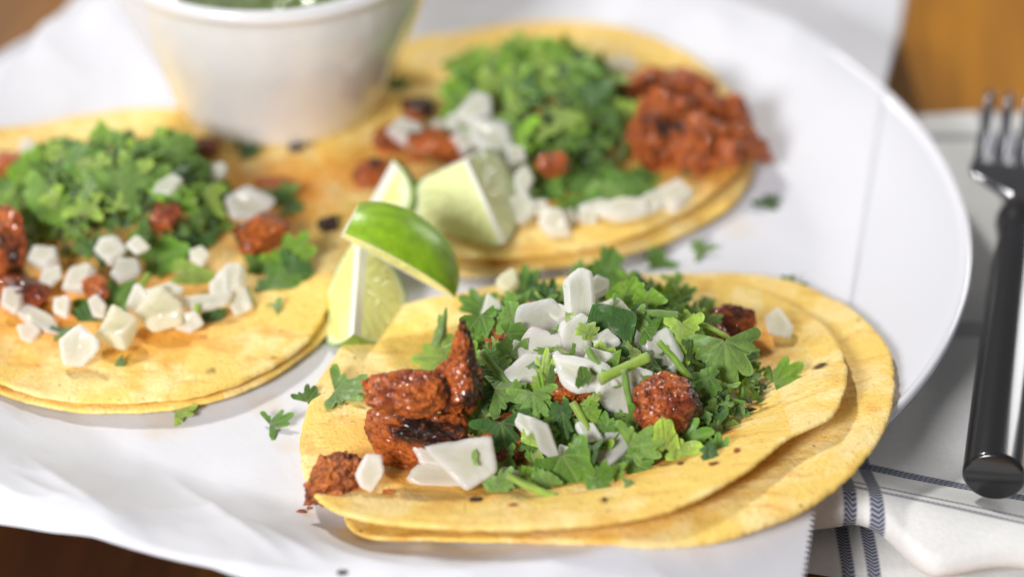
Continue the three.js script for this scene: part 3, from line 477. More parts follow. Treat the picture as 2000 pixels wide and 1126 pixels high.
onion('tall bright white onion strip standing highest in the heap', OF, 1132, 580, 0.0310, [5.0, 9.0, 1.4], 95, 50, { shape: [[0, 0.8], [75, 0.92], [110, 0.80], [178, 0.82], [-95, 0.95]], kx: 0.05, seed: 6.8, roll: 10 });
onion('white onion petal stacked below the tall strip', OF, 1125, 655, 0.0275, [5.6, 6.6, 1.5], 70, 46, { shape: [[10, 0.8], [70, 0.9], [130, 0.8], [185, 0.85], [-85, 0.8]], kx: 0.05, seed: 7.7 });
onion('white onion petal with a thin red edge beside the stack', OF, 1058, 690, 0.0250, [6.5, 7.5, 1.4], 20, 38, { n: 5, pink: 0.7, seed: 8.4 });
onion('wide onion slab curving over the rust coloured meat', OF, 1140, 732, 0.0265, [5.0, 9.0, 1.4], -18, 42, { n: 5, kx: 0.08, seed: 9.5, roll: 8 });
onion('pointed onion quadrilateral under a pale stem', OF, 1218, 765, 0.0225, [6.0, 6.8, 1.1], 60, 55, { n: 4, kx: 0.04, seed: 10.3, roll: 8 });
onion('onion petal with pinkish shade left of the pale upright leaf', OF, 1030, 722, 0.0245, [4.6, 6.4, 1.2], 15, 40, { n: 5, pink: 0.6, tone: 0.93, seed: 11.1 });
onion('white onion petal behind the folded bright leaves', OF, 1292, 690, 0.0220, [5.2, 7.5, 1.3], 95, 45, { n: 5, kx: 0.06, seed: 12.9 });
onion('narrow glassy onion strip between leaves of the near heap', OF, 1066, 858, 0.0195, [2.4, 5.4, 0.7], 112, 58, { n: 4, tone: 0.72, seed: 13.4 });
onion('cream onion strip under the near leaves, lying on the tortilla', OF, 1020, 945, 0.0092, [3.5, 8.0, 1.3], -12, 28, { n: 5, tone: 0.9, seed: 14.2 });
onion('cream onion strip under the smooth drooping leaf', OF, 1125, 952, 0.0092, [3.0, 8.0, 1.1], 5, 28, { n: 5, tone: 0.9, seed: 15.2 });
onion('tan onion petal between the egg-shaped chunk and a broad leaf', OF, 1402, 775, 0.0105, [4.0, 5.5, 1.0], 20, 28, { n: 5, tone: 0.8, yellow: 0.5, seed: 16.3 });
onion('thin see-through onion skin stuck flat on the bare tortilla', OF, 1522, 632, 0.0105, [4.0, 6.5, 0.5], 95, 4, { n: 5, tone: 0.95, yellow: 0.15, kx: 0.0, seed: 17.8 });
onion('pale yellow onion dice at the rear rim next to a round leaf', OF, 990, 552, 0.0095, [3.4, 3.4, 2.0], 70, 30, { n: 5, yellow: 0.5, seed: 19.5 });
onion('white onion sliver between two leaves above the horn-shaped strip', OF, 957, 605, 0.0150, [2.6, 4.5, 1.4], 90, 40, { n: 4, seed: 20.9 });
onion('white onion petal with yellow heart beside the tall strip', OF, 1195, 618, 0.0265, [4.6, 6.2, 1.6], 40, 45, { n: 5, yellow: 0.35, seed: 21.4 });
onion('onion petal between the pointed quadrilateral and dark meat', OF, 1232, 815, 0.0165, [4.4, 6.0, 1.0], 120, 55, { n: 5, tone: 0.72, seed: 22.6 });
onion('shaded onion petal beneath the cut herbs in the middle of the near heap', OF, 1195, 868, 0.0150, [4.0, 6.0, 1.0], 30, 40, { n: 5, tone: 0.8, seed: 23.6 });
// taco cut off by the frame
[[85, 503, 0.0125, 5.0, 4.6, 2.4, 30, 30, 'squarish onion dice beside the large orange chunk'], [152, 545, 0.0115, 4.8, 4.6, 2.4, 70, 30, 'onion dice with rounded corner between meat bits'], [215, 488, 0.0155, 4.4, 5.2, 2.0, 20, 45, 'onion dice under the front of the leaf heap'],
 [245, 525, 0.0130, 4.2, 5.6, 1.8, 10, 35, 'greyish onion dice beneath the leaf heap'], [25, 582, 0.0110, 3.6, 4.4, 1.8, 80, 40, 'small pinkish onion dice near the frame edge'], [75, 625, 0.0075, 4.0, 8.0, 1.2, -30, 14, 'flat white onion petal lying on bare tortilla'],
 [152, 678, 0.0115, 5.8, 6.6, 1.2, 80, 62, 'upright pointed onion chip with glassy face'], [235, 640, 0.0115, 6.0, 7.0, 2.8, 25, 35, 'yellow-white onion wedge, brightest of its taco'], [315, 612, 0.0110, 6.5, 7.5, 2.0, 20, 30, 'broad onion slab behind the yellow-white wedge'],
 [322, 572, 0.0130, 3.4, 5.8, 2.0, 5, 30, 'oval bright onion piece above the broad slab'], [400, 590, 0.0100, 3.6, 8.0, 1.4, 5, 25, 'long low onion strip beside the oval piece'], [455, 545, 0.0125, 5.0, 6.0, 2.2, 80, 40, 'block of onion in front of the darkest herbs'],
 [480, 398, 0.0140, 6.4, 8.2, 1.8, -20, 48, 'large grey onion slab behind the bright orange chunk'], [60, 300, 0.0100, 4.5, 4.5, 2.4, 0, 30, 'onion dice behind the leaf heap'], [325, 362, 0.0235, 3.0, 5.0, 1.4, 30, 40, 'onion sliver showing inside the leaf heap'], [425, 335, 0.0170, 3.0, 4.0, 1.6, 30, 40, 'white onion fleck on the slope of the leaf heap']]
  .forEach(([x, y, h, w, l, t, a, tilt, lab], i) => onion(lab, OL, x, y, h, [w, l, t], a, tilt, { seed: 30 + i * 1.37, n: 5 - (i % 3 === 1), yellow: /yellow/.test(lab) ? 0.55 : 0.05, tone: /grey/.test(lab) ? 0.82 : 0.96, kx: 0.05 }));
// taco beside the bowl
[[930, 212, 0.0250, 4.6, 5.5, 2.4, 30, 40, 'white onion dice on the front slope of the herb heap'], [955, 270, 0.0190, 5.5, 7.5, 2.4, 150, 45, 'largest white onion dice in front of the herb heap'], [978, 312, 0.0150, 5.0, 6.0, 2.4, 60, 40, 'white onion dice right behind the broad lime face'],
 [915, 272, 0.0150, 4.2, 5.2, 2.0, 80, 40, 'onion dice against the red meat'], [792, 258, 0.0130, 4.6, 5.6, 1.8, 0, 35, 'pinkish onion dice on the orange meat'], [1082, 437, 0.0090, 4.6, 4.6, 2.4, 40, 30, 'rounded onion dice lying on the bare tortilla beside a lime wedge'],
 [1220, 408, 0.0090, 3.6, 8.0, 1.8, 5, 26, 'long onion strip below the herbs near the tortilla edge'], [1312, 382, 0.0090, 4.8, 6.2, 2.2, 15, 30, 'onion chip between the herbs and the tortilla edge'], [1018, 408, 0.0100, 3.8, 5.0, 1.6, 60, 35, 'pale onion piece touching the tip of a lime wedge'],
 [1215, 132, 0.0110, 4.8, 5.5, 2.0, 30, 30, 'onion dice behind the herb heap beside the meat pile'], [1022, 355, 0.0140, 2.8, 4.8, 1.4, 85, 45, 'upright onion sliver among the lower herbs'], [1170, 405, 0.0085, 2.8, 5.0, 1.4, 10, 26, 'small buff onion piece beside the green stem piece']]
  .forEach(([x, y, h, w, l, t, a, tilt, lab], i) => onion(lab, OB, x, y, h, [w, l, t], a, tilt, { seed: 60 + i * 1.71, n: 5, pink: /pink/.test(lab) ? 0.4 : 0, kx: 0.05 }));

const bits = (label, group, list, geoN) => list.forEach(([x, y, h], i) => { const r = rng(i * 31 + geoN), t = mesh('onion_piece', onionGeo(geoN + i * 1.3, [2.0 + r(), 2.4 + 1.4 * r(), 0.9], { n: 4 + i % 2, kx: 0.06 }), onionMat, scene); t.position.copy(on(x, y, h)); pose(t, r() * 360, 20 + 40 * r(), 0); tag(t, label, 'onion piece', group); });
bits('small onion bit scattered among the herbs of the nearest taco', OF, [[1088, 610, 0.027], [1170, 560, 0.026], [1180, 665, 0.028], [1085, 705, 0.027], [1245, 740, 0.024], [1260, 660, 0.024], [1015, 690, 0.022], [1105, 890, 0.014], [1150, 845, 0.018], [1030, 830, 0.020], [1165, 700, 0.028]], 211);
bits('small onion bit scattered among the herbs of the taco cut off by the frame', OL, [[120, 600, 0.010], [190, 600, 0.010], [275, 590, 0.012], [365, 630, 0.009], [430, 560, 0.012], [100, 540, 0.012], [270, 480, 0.017], [390, 500, 0.014], [470, 590, 0.008], [55, 650, 0.007]], 241);
bits('small onion bit scattered among the herbs of the taco beside the salsa bowl', OB, [[900, 240, 0.018], [945, 320, 0.014], [1050, 405, 0.010], [1110, 425, 0.008], [1265, 400, 0.009], [860, 250, 0.012], [1010, 300, 0.018], [1150, 420, 0.008]], 271);

// ---------------------------------------------------------------- chopped cilantro
const leafBump = texture(256, (u, v) => {
  const d = Math.min(Math.abs(u - 0.5), Math.abs(u - 0.22), Math.abs(u - 0.78)), side = Math.abs(((v * 6 - d * 9) % 1 + 1) % 1 - 0.5) * 2;
  return 0.6 - 0.5 * smooth(0.03, 0, d * v) - 0.22 * smooth(0.25, 0, side) + 0.3 * fbm(u * 14, v * 9, 3, 3);
}, false);
const leafMat = new THREE.MeshPhysicalMaterial({ vertexColors: true, roughness: 0.92, transmission: 0.44, thickness: 0, bumpMap: leafBump, bumpScale: 0.00045, clearcoat: 0.26, clearcoatRoughness: 0.28, side: THREE.DoubleSide });
const GREEN = { mid: [[0.155, 0.350, 0.022], [0.25, 0.42, 0.09]], bright: [[0.27, 0.50, 0.024], [0.36, 0.53, 0.11]], dark: [[0.055, 0.170, 0.014], [0.13, 0.27, 0.05]], pale: [[0.25, 0.44, 0.075], [0.40, 0.54, 0.18]], lime: [[0.43, 0.61, 0.085], [0.50, 0.63, 0.18]] };
// one leaf or leaf piece: length l (mm), fan half-angle, straight chop cuts, bends (1/mm), with a thin body: upper and lower skin
function leafGeo(seed, l, { fan = 1.9, wide = 0.95, lobes = 3, deep = 0.34, cuts = null, kx = 0, ky = 0, fold = 0, tone = 'mid', nr = 9, na = 60, tooth = 1 } = {}) {
  const r = rng(Math.floor(seed * 977) + 5), ph = r() * 0.3, whole = cuts === null && r() < 0.4;
  if (whole) { fan = PI; const t0 = r() * 6; cuts = [[t0, 0.4 + 0.3 * r()], [t0 + 1.4 + 0.5 * r(), 0.35 + 0.3 * r()], [t0 + 3.1 + 0.5 * r(), 0.4 + 0.4 * r()]]; }
  cuts ??= r() < 0.5 ? [[(r() - 0.5) * 4, 0.25 + 0.4 * r()]] : [[(r() - 0.5) * 2.4, 0.35 + 0.4 * r()], [(r() < 0.5 ? 1 : -1) * (0.9 + r()), 0.18 + 0.4 * r()]];
  kx ||= (r() - 0.5) * 1.2 / l; ky ||= (r() - 0.5) * 1.4 / l;
  const R = (f) => {
    const main = Math.pow(Math.abs(Math.cos(f * lobes * 0.52 + ph * 0.3)), 0.75), sub = Math.pow(Math.abs(Math.cos(f * lobes * 1.9 + ph)), 0.7);
    let q = (1 - 1.6 * deep * (1 - main)) * (1 - 0.36 * tooth * (1 - sub)) * (0.80 + 0.20 * Math.cos(f * 0.8)) * (1 + 0.10 * N3(f * 2, seed, 0));
    for (const [a, d] of cuts) { const c = Math.cos(f - a); if (c > 0.02) q = Math.min(q, d / c); }
    return q;
  };
  const [top, under] = GREEN[tone], tw = (r() - 0.5) * 0.06, hue = 0.85 + 0.3 * r(), nx = r() * 10;
  const place = (f, s) => {
    const q = s * R(f) * l; let x = q * Math.sin(f) * wide, y = q * Math.cos(f), z = 0;
    z += -fold * Math.abs(x) + (0.9 * N3(x * 0.24, y * 0.24, seed) + 0.35 * N3(x * 0.6, y * 0.6, seed + 3)) * s * Math.min(1, l / 10) - 0.10 * Math.pow(Math.abs(Math.sin(f * 3.1)), 3) * s;
    if (kx) { const a = kx * x, p = 1 / kx - z; x = Math.sin(a) * p; z = 1 / kx - Math.cos(a) * p; }
    if (ky) { const a = ky * y, p = 1 / ky - z; y = Math.sin(a) * p; z = 1 / ky - Math.cos(a) * p; }
    const t = tw * y; return [x * Math.cos(t) - z * Math.sin(t), y, x * Math.sin(t) + z * Math.cos(t)];
  };
  const skin = (side) => grid(na, nr, (u, v) => { const f = (u - 0.5) * 2 * fan, p = place(f, 0.03 + 0.97 * v); return [p[0] * mm, p[1] * mm, (p[2] + side * 0.09 * (1 - v * v)) * mm]; }, {
    flip: side > 0, uv: (u, v) => [u, v], color: (u, v) => {
      const f = (u - 0.5) * 2 * fan, c = side > 0 ? top : under, vein = Math.max(smooth(0.06, 0.0, Math.abs(f) * v), smooth(0.05, 0, Math.abs(Math.abs(f) - 1.05) * v), 0.7 * smooth(0.04, 0, Math.abs(Math.abs(f) - 0.52) * v)), n = hue * (1 + 0.55 * fbm(f * 2.5 + nx, v * 3, seed, 3)) * (0.86 + 0.28 * v);
      const rim = 1 + 0.25 * smooth(0.9, 1, v); return [lerp(c[0] * n * rim, 0.42, 0.45 * vein), lerp(c[1] * n * rim, 0.54, 0.45 * vein), lerp(c[2] * n * rim, 0.18, 0.45 * vein)];
    } });
  const g = mergeGeometries([skin(1), skin(-1)]); g.userData.mid = whole; return g;
}
function stemGeo(seed, l, r0, bendK, tone) {
  const c = GREEN[tone], n = 14;
  return grid(10, n + 2, (u, v, i, j) => {
    const k = clamp((j - 1) / n), a = u * 2 * PI, cap = j === 0 || j === n + 2 ? 0.05 : 1, r = r0 * cap * (1 + 0.08 * Math.cos(5 * a)) * (1 + 0.15 * N3(k * 3, seed, 1)), y = (k - 0.5) * l;
    const x0 = bendK * y * y + 0.3 * N3(k * 2, seed, 5);
    return [(x0 + r * Math.cos(a)) * mm, y * mm, r * Math.sin(a) * mm];
  }, { closeU: true, flip: true, color: (u, v) => { const k = 0.9 + 0.3 * N3(v * 6, u * 3, seed); return v < 0.08 || v > 0.92 ? [0.42, 0.52, 0.22] : c[0].map((q) => q * k * 1.1); } });
}
const HF = 'chopped cilantro heaped on the nearest taco', HL = 'chopped cilantro heaped on the taco cut off by the frame', HB = 'chopped cilantro heaped on the taco beside the salsa bowl';
const ANY = { [HF]: 'chopped cilantro leaf piece in the herb heap of the nearest taco', [HL]: 'chopped cilantro leaf piece in the herb heap cut off by the frame', [HB]: 'chopped cilantro leaf piece in the blurred herb heap beside the bowl' };
function leaf(label, group, p, l, a, tilt, roll, o = {}) {
  const t = mesh('cilantro_leaf', o.geo ?? leafGeo(o.seed ?? p.x * 731 + p.z * 397 + 9, l, o), leafMat, scene);
  pose(t, a, tilt, roll);
  t.position.copy(p).addScaledVector(V(0, 1, 0).applyQuaternion(t.quaternion), o.mid || t.geometry.userData.mid ? 0 : -0.45 * l * mm);   // (p is the middle of the leaf)
  return tag(t, label ?? ANY[group], 'cilantro leaf', group);
}
function stem(label, group, p, l, r0, a, tilt, o = {}) {
  const t = mesh('cilantro_stalk', stemGeo(o.seed ?? p.x * 531 + p.z * 297, l, r0, o.bend ?? 0.008, o.tone ?? 'lime'), leafMat, scene);
  pose(t, a, tilt, 0); t.position.copy(p); return tag(t, label, 'cilantro stem', group);
}
// the heap surface on each taco
const mound = (c, rx, rz, h, base) => (x, z) => { const q = Math.pow((x - c.x) / rx, 2) + Math.pow((z - c.z) / rz, 2); return base(x, z) + h * Math.sqrt(Math.max(0, 1 - q)); };
const hc = on(1165, 765, 0.006), heapF = mound(hc, 0.041, 0.036, 0.0165, frontTop);
const F = (px, py, up = 0.001) => onto(px, py, heapF, up);
// leaves of the nearest heap that the photograph lets one tell apart: [px, py, lift mm, length mm, direction, tilt, roll, options, label]
[
  [690, 765, 0.6, 12.5, -5, 8, 0, { tone: 'pale', cuts: [], kx: 0.04 }, 'pale cilantro leaf lying alone on the tortilla near the reddish chunk'],
  [610, 768, 0.3, 7.0, 60, 30, 10, { tone: 'mid', cuts: [], ky: -0.1 }, 'small cilantro leaf hanging over the tortilla edge by the charred block'],
  [838, 695, 6, 12, 175, 30, 0, { tone: 'lime', cuts: [] }, 'pale yellow-green leaf behind the reddish chunk'],
  [872, 680, 16, 11, 215, 40, 35, { tone: 'bright', fold: 0.7, deep: 0.5 }, 'folded frilly leaf pressed against the horn-shaped strip'],
  [862, 655, 15, 9, 75, 60, 20, { tone: 'pale', fold: 0.8, wide: 0.5 }, 'narrow leaf standing behind the folded frilly leaf'],
  [922, 592, 9, 9.5, 150, 48, 0, { tone: 'mid', cuts: [] }, 'round lobed leaf standing above the horn tip'],
  [948, 640, 9, 9, -70, 50, 0, { tone: 'mid' }, 'leaf right behind the horn-shaped strip'],
  [965, 690, 7, 8, -60, 60, 0, { tone: 'mid' }, null],
  [1030, 545, 6, 10, 100, 40, 0, { tone: 'mid', cuts: [] }, 'smooth dark leaf at the rear rim beside the yellow onion dice'],
  [1015, 585, 6, 11, 20, 35, 0, { tone: 'pale' }, null], [1000, 620, 8, 11, 200, 50, 0, { tone: 'pale', kx: 0.05 }, null], [1045, 575, 6, 10, -30, 45, 0, { tone: 'dark' }, null],
  [1010, 648, 8, 10, 10, 55, 30, { tone: 'mid' }, null], [1075, 555, 7, 9, 40, 30, 0, { tone: 'mid' }, null],
  [930, 785, 16, 10, 95, 62, -10, { tone: 'mid', cuts: [], deep: 0.45 }, 'deeply lobed leaf facing out beside the charred crust'],
  [925, 812, 13, 9, -80, 66, -12, { tone: 'mid', cuts: [] }, 'leaf hanging below the deeply lobed one'],
  [958, 765, 14, 9, 20, 58, 10, { tone: 'dark' }, null],
  [1000, 757, 15, 11, 5, 30, 0, { tone: 'pale', fold: 0.5, kx: -0.06, cuts: [[0.2, 0.8]] }, 'folded leaf with pale underside in the middle of the near heap'],
  [1042, 795, 12, 10, -85, 58, 0, { tone: 'pale', cuts: [], deep: 0.3, tooth: 1.4 }, 'fan-shaped grey-green leaf with scalloped edge'],
  [1064, 720, 15, 11, 85, 70, 0, { tone: 'lime', wide: 0.6, tooth: 1.5, cuts: [] }, 'lit yellow-green leaf standing upright against the onion'],
  [1062, 772, 13, 12, 95, 70, 8, { tone: 'bright', wide: 0.5, tooth: 1.2, cuts: [] }, 'narrow leaf standing below the lit upright leaf'],
  [1018, 808, 12, 12, -65, 62, 20, { tone: 'mid', wide: 0.35, cuts: [], tooth: 0.2 }, null],
  [985, 862, 9, 13, -80, 66, -10, { tone: 'dark', cuts: [], deep: 0.45, tooth: 1.3 }, 'tall dark wavy leaf hanging in front of the heap'],
  [990, 905, 6, 11, -75, 60, 5, { tone: 'mid', cuts: [], wide: 0.6 }, null], [972, 945, 3, 9, -80, 52, 0, { tone: 'pale', tooth: 1.4 }, 'scalloped pale leaf tip resting on the tortilla below the dark wavy leaf'],
  [905, 855, 9, 8, 200, 50, 0, { tone: 'bright', deep: 0.5 }, 'small bright leaf overlapping the charred block'], [930, 838, 10, 7, 160, 45, 0, { tone: 'bright' }, null],
  [1035, 875, 8, 12, -95, 62, 0, { tone: 'lime', wide: 0.6 }, null], [1050, 912, 6, 12, -75, 58, 20, { tone: 'lime', wide: 0.5 }, null], [1075, 900, 6, 8, -90, 55, 0, { tone: 'pale' }, null],
  [1098, 805, 12, 11, -80, 66, 0, { tone: 'dark', wide: 0.6 }, null], [1095, 855, 10, 9, 80, 60, 0, { tone: 'mid' }, null],
  [1115, 862, 10, 11, 65, 62, 20, { tone: 'mid', cuts: [], tooth: 2, wide: 0.7 }, 'ribbed leaf seen from its toothed edge in the near heap'],
  [1115, 918, 6.5, 11, -60, 52, 0, { tone: 'mid', cuts: [], tooth: 0.3, deep: 0.15, kx: 0.08 }, 'smooth rounded leaf drooping over the near edge of the heap'],
  [1168, 872, 8, 10, 30, 55, -30, { tone: 'dark', fold: 0.6 }, null], [1160, 905, 5, 10, 10, 45, 0, { tone: 'dark' }, null], [1168, 940, 2.5, 9, -60, 48, 0, { tone: 'mid', deep: 0.4 }, 'grey-green lobed leaf touching the tortilla at the near side'],
  [1215, 895, 5, 11, 5, 40, 0, { tone: 'dark', fold: 0.5 }, null], [1205, 925, 3, 8, 60, 50, 0, { tone: 'bright', wide: 0.5 }, null], [1238, 905, 4, 9, -20, 50, 0, { tone: 'mid' }, null],
  [1228, 862, 7, 9, 100, 60, 0, { tone: 'bright' }, null], [1262, 868, 7, 11, 10, 52, 0, { tone: 'pale', cuts: [] }, 'broad flat leaf in front of the egg-shaped chunk'], [1280, 880, 5, 9, 0, 40, 0, { tone: 'mid' }, null],
  [1298, 848, 8, 10, 95, 78, 10, { tone: 'lime', wide: 0.5, cuts: [], tooth: 0.2, deep: 0.1 }, 'pointed pale leaf piece standing upright before the egg-shaped chunk'],
  [1325, 878, 4, 11, 5, 55, 0, { tone: 'lime', wide: 0.6, tooth: 0.3 }, null],
  [1358, 855, 5, 12, 30, 52, 0, { tone: 'mid', cuts: [], deep: 0.4, tooth: 1.2 }, 'broad toothed leaf to the side of the pointed pale piece'],
  [1385, 885, 2, 8, 0, 30, 0, { tone: 'dark' }, null], [1405, 868, 1.5, 7, 90, 40, 0, { tone: 'mid', kx: 0.3, cuts: [] }, 'small curled leaf lying by the scorched mark'],
  [1398, 820, 2, 9, 20, 30, 0, { tone: 'dark' }, null], [1380, 805, 3, 7, 60, 30, 0, { tone: 'mid' }, null],
  [1270, 748, 13, 12, 170, 25, 0, { tone: 'mid', wide: 0.5, tooth: 1.4 }, 'long dark leaf draped over the egg-shaped chunk'], [1320, 748, 11, 10, -10, 30, 0, { tone: 'bright', wide: 0.45 }, null], [1345, 765, 8, 8, -50, 30, 0, { tone: 'lime', wide: 0.3 }, null],
  [1420, 712, 10, 16, -85, 50, 0, { tone: 'pale', cuts: [], deep: 0.25, kx: -0.06 }, 'broad grey-green leaf hanging over the far red chunks'], [1385, 738, 8, 10, 190, 35, 0, { tone: 'mid' }, null],
  [1448, 688, 5, 8, 0, 20, 0, { tone: 'dark', wide: 0.4 }, null],
  [1192, 642, 15, 12, -100, 55, 8, { tone: 'dark', mid: true, fan: 3.1416, cuts: [[0.2, 0.5], [1.7, 0.62], [3.2, 0.55], [-1.5, 0.6]], tooth: 0.05, deep: 0.02 }, 'large dark squared leaf piece beside the bright onion stack'],
  [1140, 632, 15, 9, 190, 40, 0, { tone: 'lime', wide: 0.7 }, null],
  [1335, 668, 10, 13, -85, 62, 20, { tone: 'lime', wide: 0.6, fold: 0.5, cuts: [] }, 'folded sunlit leaf below the bright herb tuft'], [1350, 690, 8, 10, -80, 60, -35, { tone: 'mid', wide: 0.5 }, null],
  [1350, 640, 11, 11, 10, 40, 0, { tone: 'lime' }, null], [1245, 632, 14, 9, -60, 45, 0, { tone: 'pale' }, null], [1280, 640, 13, 10, 0, 40, 0, { tone: 'mid' }, null], [1305, 625, 13, 9, 60, 45, 0, { tone: 'bright' }, null],
  [1200, 700, 15, 8, 60, 40, 0, { tone: 'bright', wide: 0.5 }, null], [1180, 730, 14, 8, 10, 40, 0, { tone: 'lime', wide: 0.5 }, null],
  [1130, 540, 9, 8, 80, 30, 0, { tone: 'mid' }, null], [1185, 530, 8, 10, 70, 40, 0, { tone: 'mid' }, 'leaf piece crowning the rear of the nearest heap'],
  [1240, 545, 8, 9, 20, 40, 0, { tone: 'bright' }, null], [1225, 575, 12, 11, 160, 45, 0, { tone: 'bright' }, null], [1262, 590, 12, 10, 30, 50, 0, { tone: 'bright' }, null], [1290, 575, 10, 11, 100, 45, 0, { tone: 'bright' }, null],
  [1315, 590, 10, 11, 60, 50, 20, { tone: 'bright' }, null], [1340, 575, 8, 10, 20, 40, 0, { tone: 'pale' }, null], [1365, 610, 9, 10, 80, 60, 0, { tone: 'lime', wide: 0.6 }, null], [1385, 600, 6, 9, 0, 30, 0, { tone: 'bright' }, null],
  [1270, 560, 8, 9, 0, 30, 0, { tone: 'dark' }, null], [1330, 545, 5, 9, 40, 30, 0, { tone: 'bright' }, null], [1400, 590, 3, 8, 20, 25, 0, { tone: 'dark' }, null], [1250, 605, 13, 8, -30, 30, 0, { tone: 'dark' }, null],
  [970, 720, 12, 7, 30, 40, 0, { tone: 'pale' }, null], [1000, 690, 12, 9, 20, 45, 30, { tone: 'pale', deep: 0.6 }, 'frilly pale leaf over the half hidden red chunk'], [940, 820, 12, 8, 30, 55, 20, { tone: 'pale' }, null], [975, 800, 13, 9, -40, 60, -20, { tone: 'bright' }, null], [1010, 850, 9, 9, 60, 60, 0, { tone: 'mid' }, null], [1025, 930, 4, 9, -30, 50, 0, { tone: 'bright' }, null], [1060, 940, 3, 9, 20, 50, 0, { tone: 'pale' }, null], [1080, 830, 11, 9, 20, 55, 30, { tone: 'bright' }, null], [960, 900, 7, 9, 60, 60, 0, { tone: 'bright' }, null], [1055, 885, 9, 10, -60, 60, -30, { tone: 'mid' }, null], [1140, 890, 6, 9, 0, 55, 20, { tone: 'bright' }, null], [935, 750, 14, 8, 100, 50, 0, { tone: 'bright' }, null], [1020, 775, 14, 8, -20, 60, 0, { tone: 'bright' }, null],
  [1100, 685, 17, 6, -30, 30, 0, { tone: 'lime', wide: 0.4, deep: 0.6 }, null], [1085, 650, 17, 4, 10, 30, 0, { tone: 'mid', wide: 0.4 }, null],
  [1150, 800, 12, 8, -40, 50, 0, { tone: 'bright' }, null], [1160, 780, 13, 8, 50, 60, 0, { tone: 'lime', wide: 0.5 }, null], [1140, 835, 10, 9, 30, 55, 0, { tone: 'mid' }, null], [1185, 835, 9, 8, 120, 50, 0, { tone: 'mid' }, null],
].forEach(([x, y, lift, l, a, tilt, roll, o, label], i) => leaf(label, HF, F(x, y, lift * mm * (x < 700 ? 1 : 0.45) + 0.0006), label ? l * 0.86 : l * 0.64, a, tilt, roll, { seed: 100 + i * 3.3, cuts: undefined, ...o }));
const CLEAR = [[1110, 760, 55], [1297, 800, 75], [1130, 610, 60], [1218, 770, 55], [1060, 640, 60], [850, 830, 120], [930, 900, 90], [1140, 735, 55], [1432, 640, 60]];
const open = (p) => { const s = p.clone().project(camera), px = (s.x + 1) * W / 2, py = (1 - s.y) * H / 2; return px > 900 && !CLEAR.some(([x, y, d]) => Math.hypot(px - x, py - y) < d * 0.62); };
// filler pieces of the nearest heap, leaving the meat and onion that the photograph shows clear
{
  const r = rng(77);
  for (let i = 0, k = 0; i < 64 && k < 2000; k++) {
    const a = r() * 2 * PI, q = Math.sqrt(r()) * 0.96, p = V(hc.x + Math.cos(a) * q * 0.041, 0, hc.z + Math.sin(a) * q * 0.036); p.y = heapF(p.x, p.z) + 0.0012 - 0.003 * r();
    const s = p.clone().project(camera), px = (s.x + 1) * W / 2, py = (1 - s.y) * H / 2;
    if (!open(p)) continue;
    const far = py < 680 && px > 1150;
    leaf(null, HF, p, 4.5 + 4.5 * r(), r() * 360, 20 + 45 * r(), (r() - 0.5) * 80, { seed: 400 + i * 2.1, tone: far ? ['bright', 'lime', 'mid', 'bright', 'pale'][i % 5] : ['mid', 'dark', 'bright', 'pale', 'mid', 'lime'][i % 6] }); i++;
  }
}
[[1085, 702, 0.028], [1118, 688, 0.029], [1150, 650, 0.031], [1192, 600, 0.029], [1092, 642, 0.028], [1212, 752, 0.025], [1140, 738, 0.029], [1062, 686, 0.028], [1108, 620, 0.032], [1165, 730, 0.028], [1132, 560, 0.033], [1240, 690, 0.026], [1035, 715, 0.027], [925, 890, 0.019], [1175, 690, 0.028], [1075, 735, 0.027], [1200, 655, 0.028]]
  .forEach(([x, y, h], i) => leaf(null, HF, on(x, y, h), 2.6 + (i % 4), i * 77, 25 + (i * 13) % 40, (i * 29) % 50, { seed: 980 + i * 1.7, tone: ['mid', 'bright', 'lime'][i % 3], wide: i % 2 ? 0.4 : 0.9, nr: 5, na: 30 }));
stem('pale cilantro stem slanting from the horn-shaped strip into the leaves', HF, F(968, 718, 0.0080), 11, 0.9, -50, 40, { tone: 'pale', bend: 0.002 });
stem('thick bright cilantro stem lying across the middle of the nearest heap', HF, F(1218, 718, 0.0085), 14, 1.25, 28, 25, { bend: 0.006 });
stem('pale cilantro stem standing on the pointed onion quadrilateral', HF, F(1225, 762, 0.0075), 10.5, 0.85, 100, 60, { tone: 'pale', bend: 0.0 });
stem('slanting green cilantro stem over the far onion petal', HF, F(1318, 702, 0.0080), 12, 0.85, -50, 45, { tone: 'bright', bend: 0.004 });
stem('curved cilantro stem lying on the tortilla at the near edge', HF, F(1038, 952, 0.0020), 13, 0.85, -25, 30, { tone: 'lime', bend: -0.012 });
stem('short lit cilantro stem beside the bright herb tuft', HF, F(1290, 612, 0.0085), 9, 0.9, -5, 20, { tone: 'pale' });
stem('short cilantro stem tucked between near leaves', HF, F(1135, 812, 0.0065), 8, 0.9, -60, 50, { tone: 'lime' });
stem('short cut cilantro stem under the dark squared leaf', HF, F(1165, 705, 0.0095), 8, 0.9, -55, 40, { tone: 'pale' });
stem('thin cilantro stem above the far red chunk', HF, F(1400, 645, 0.0065), 8, 0.6, -30, 40, { tone: 'lime', bend: 0.02 });

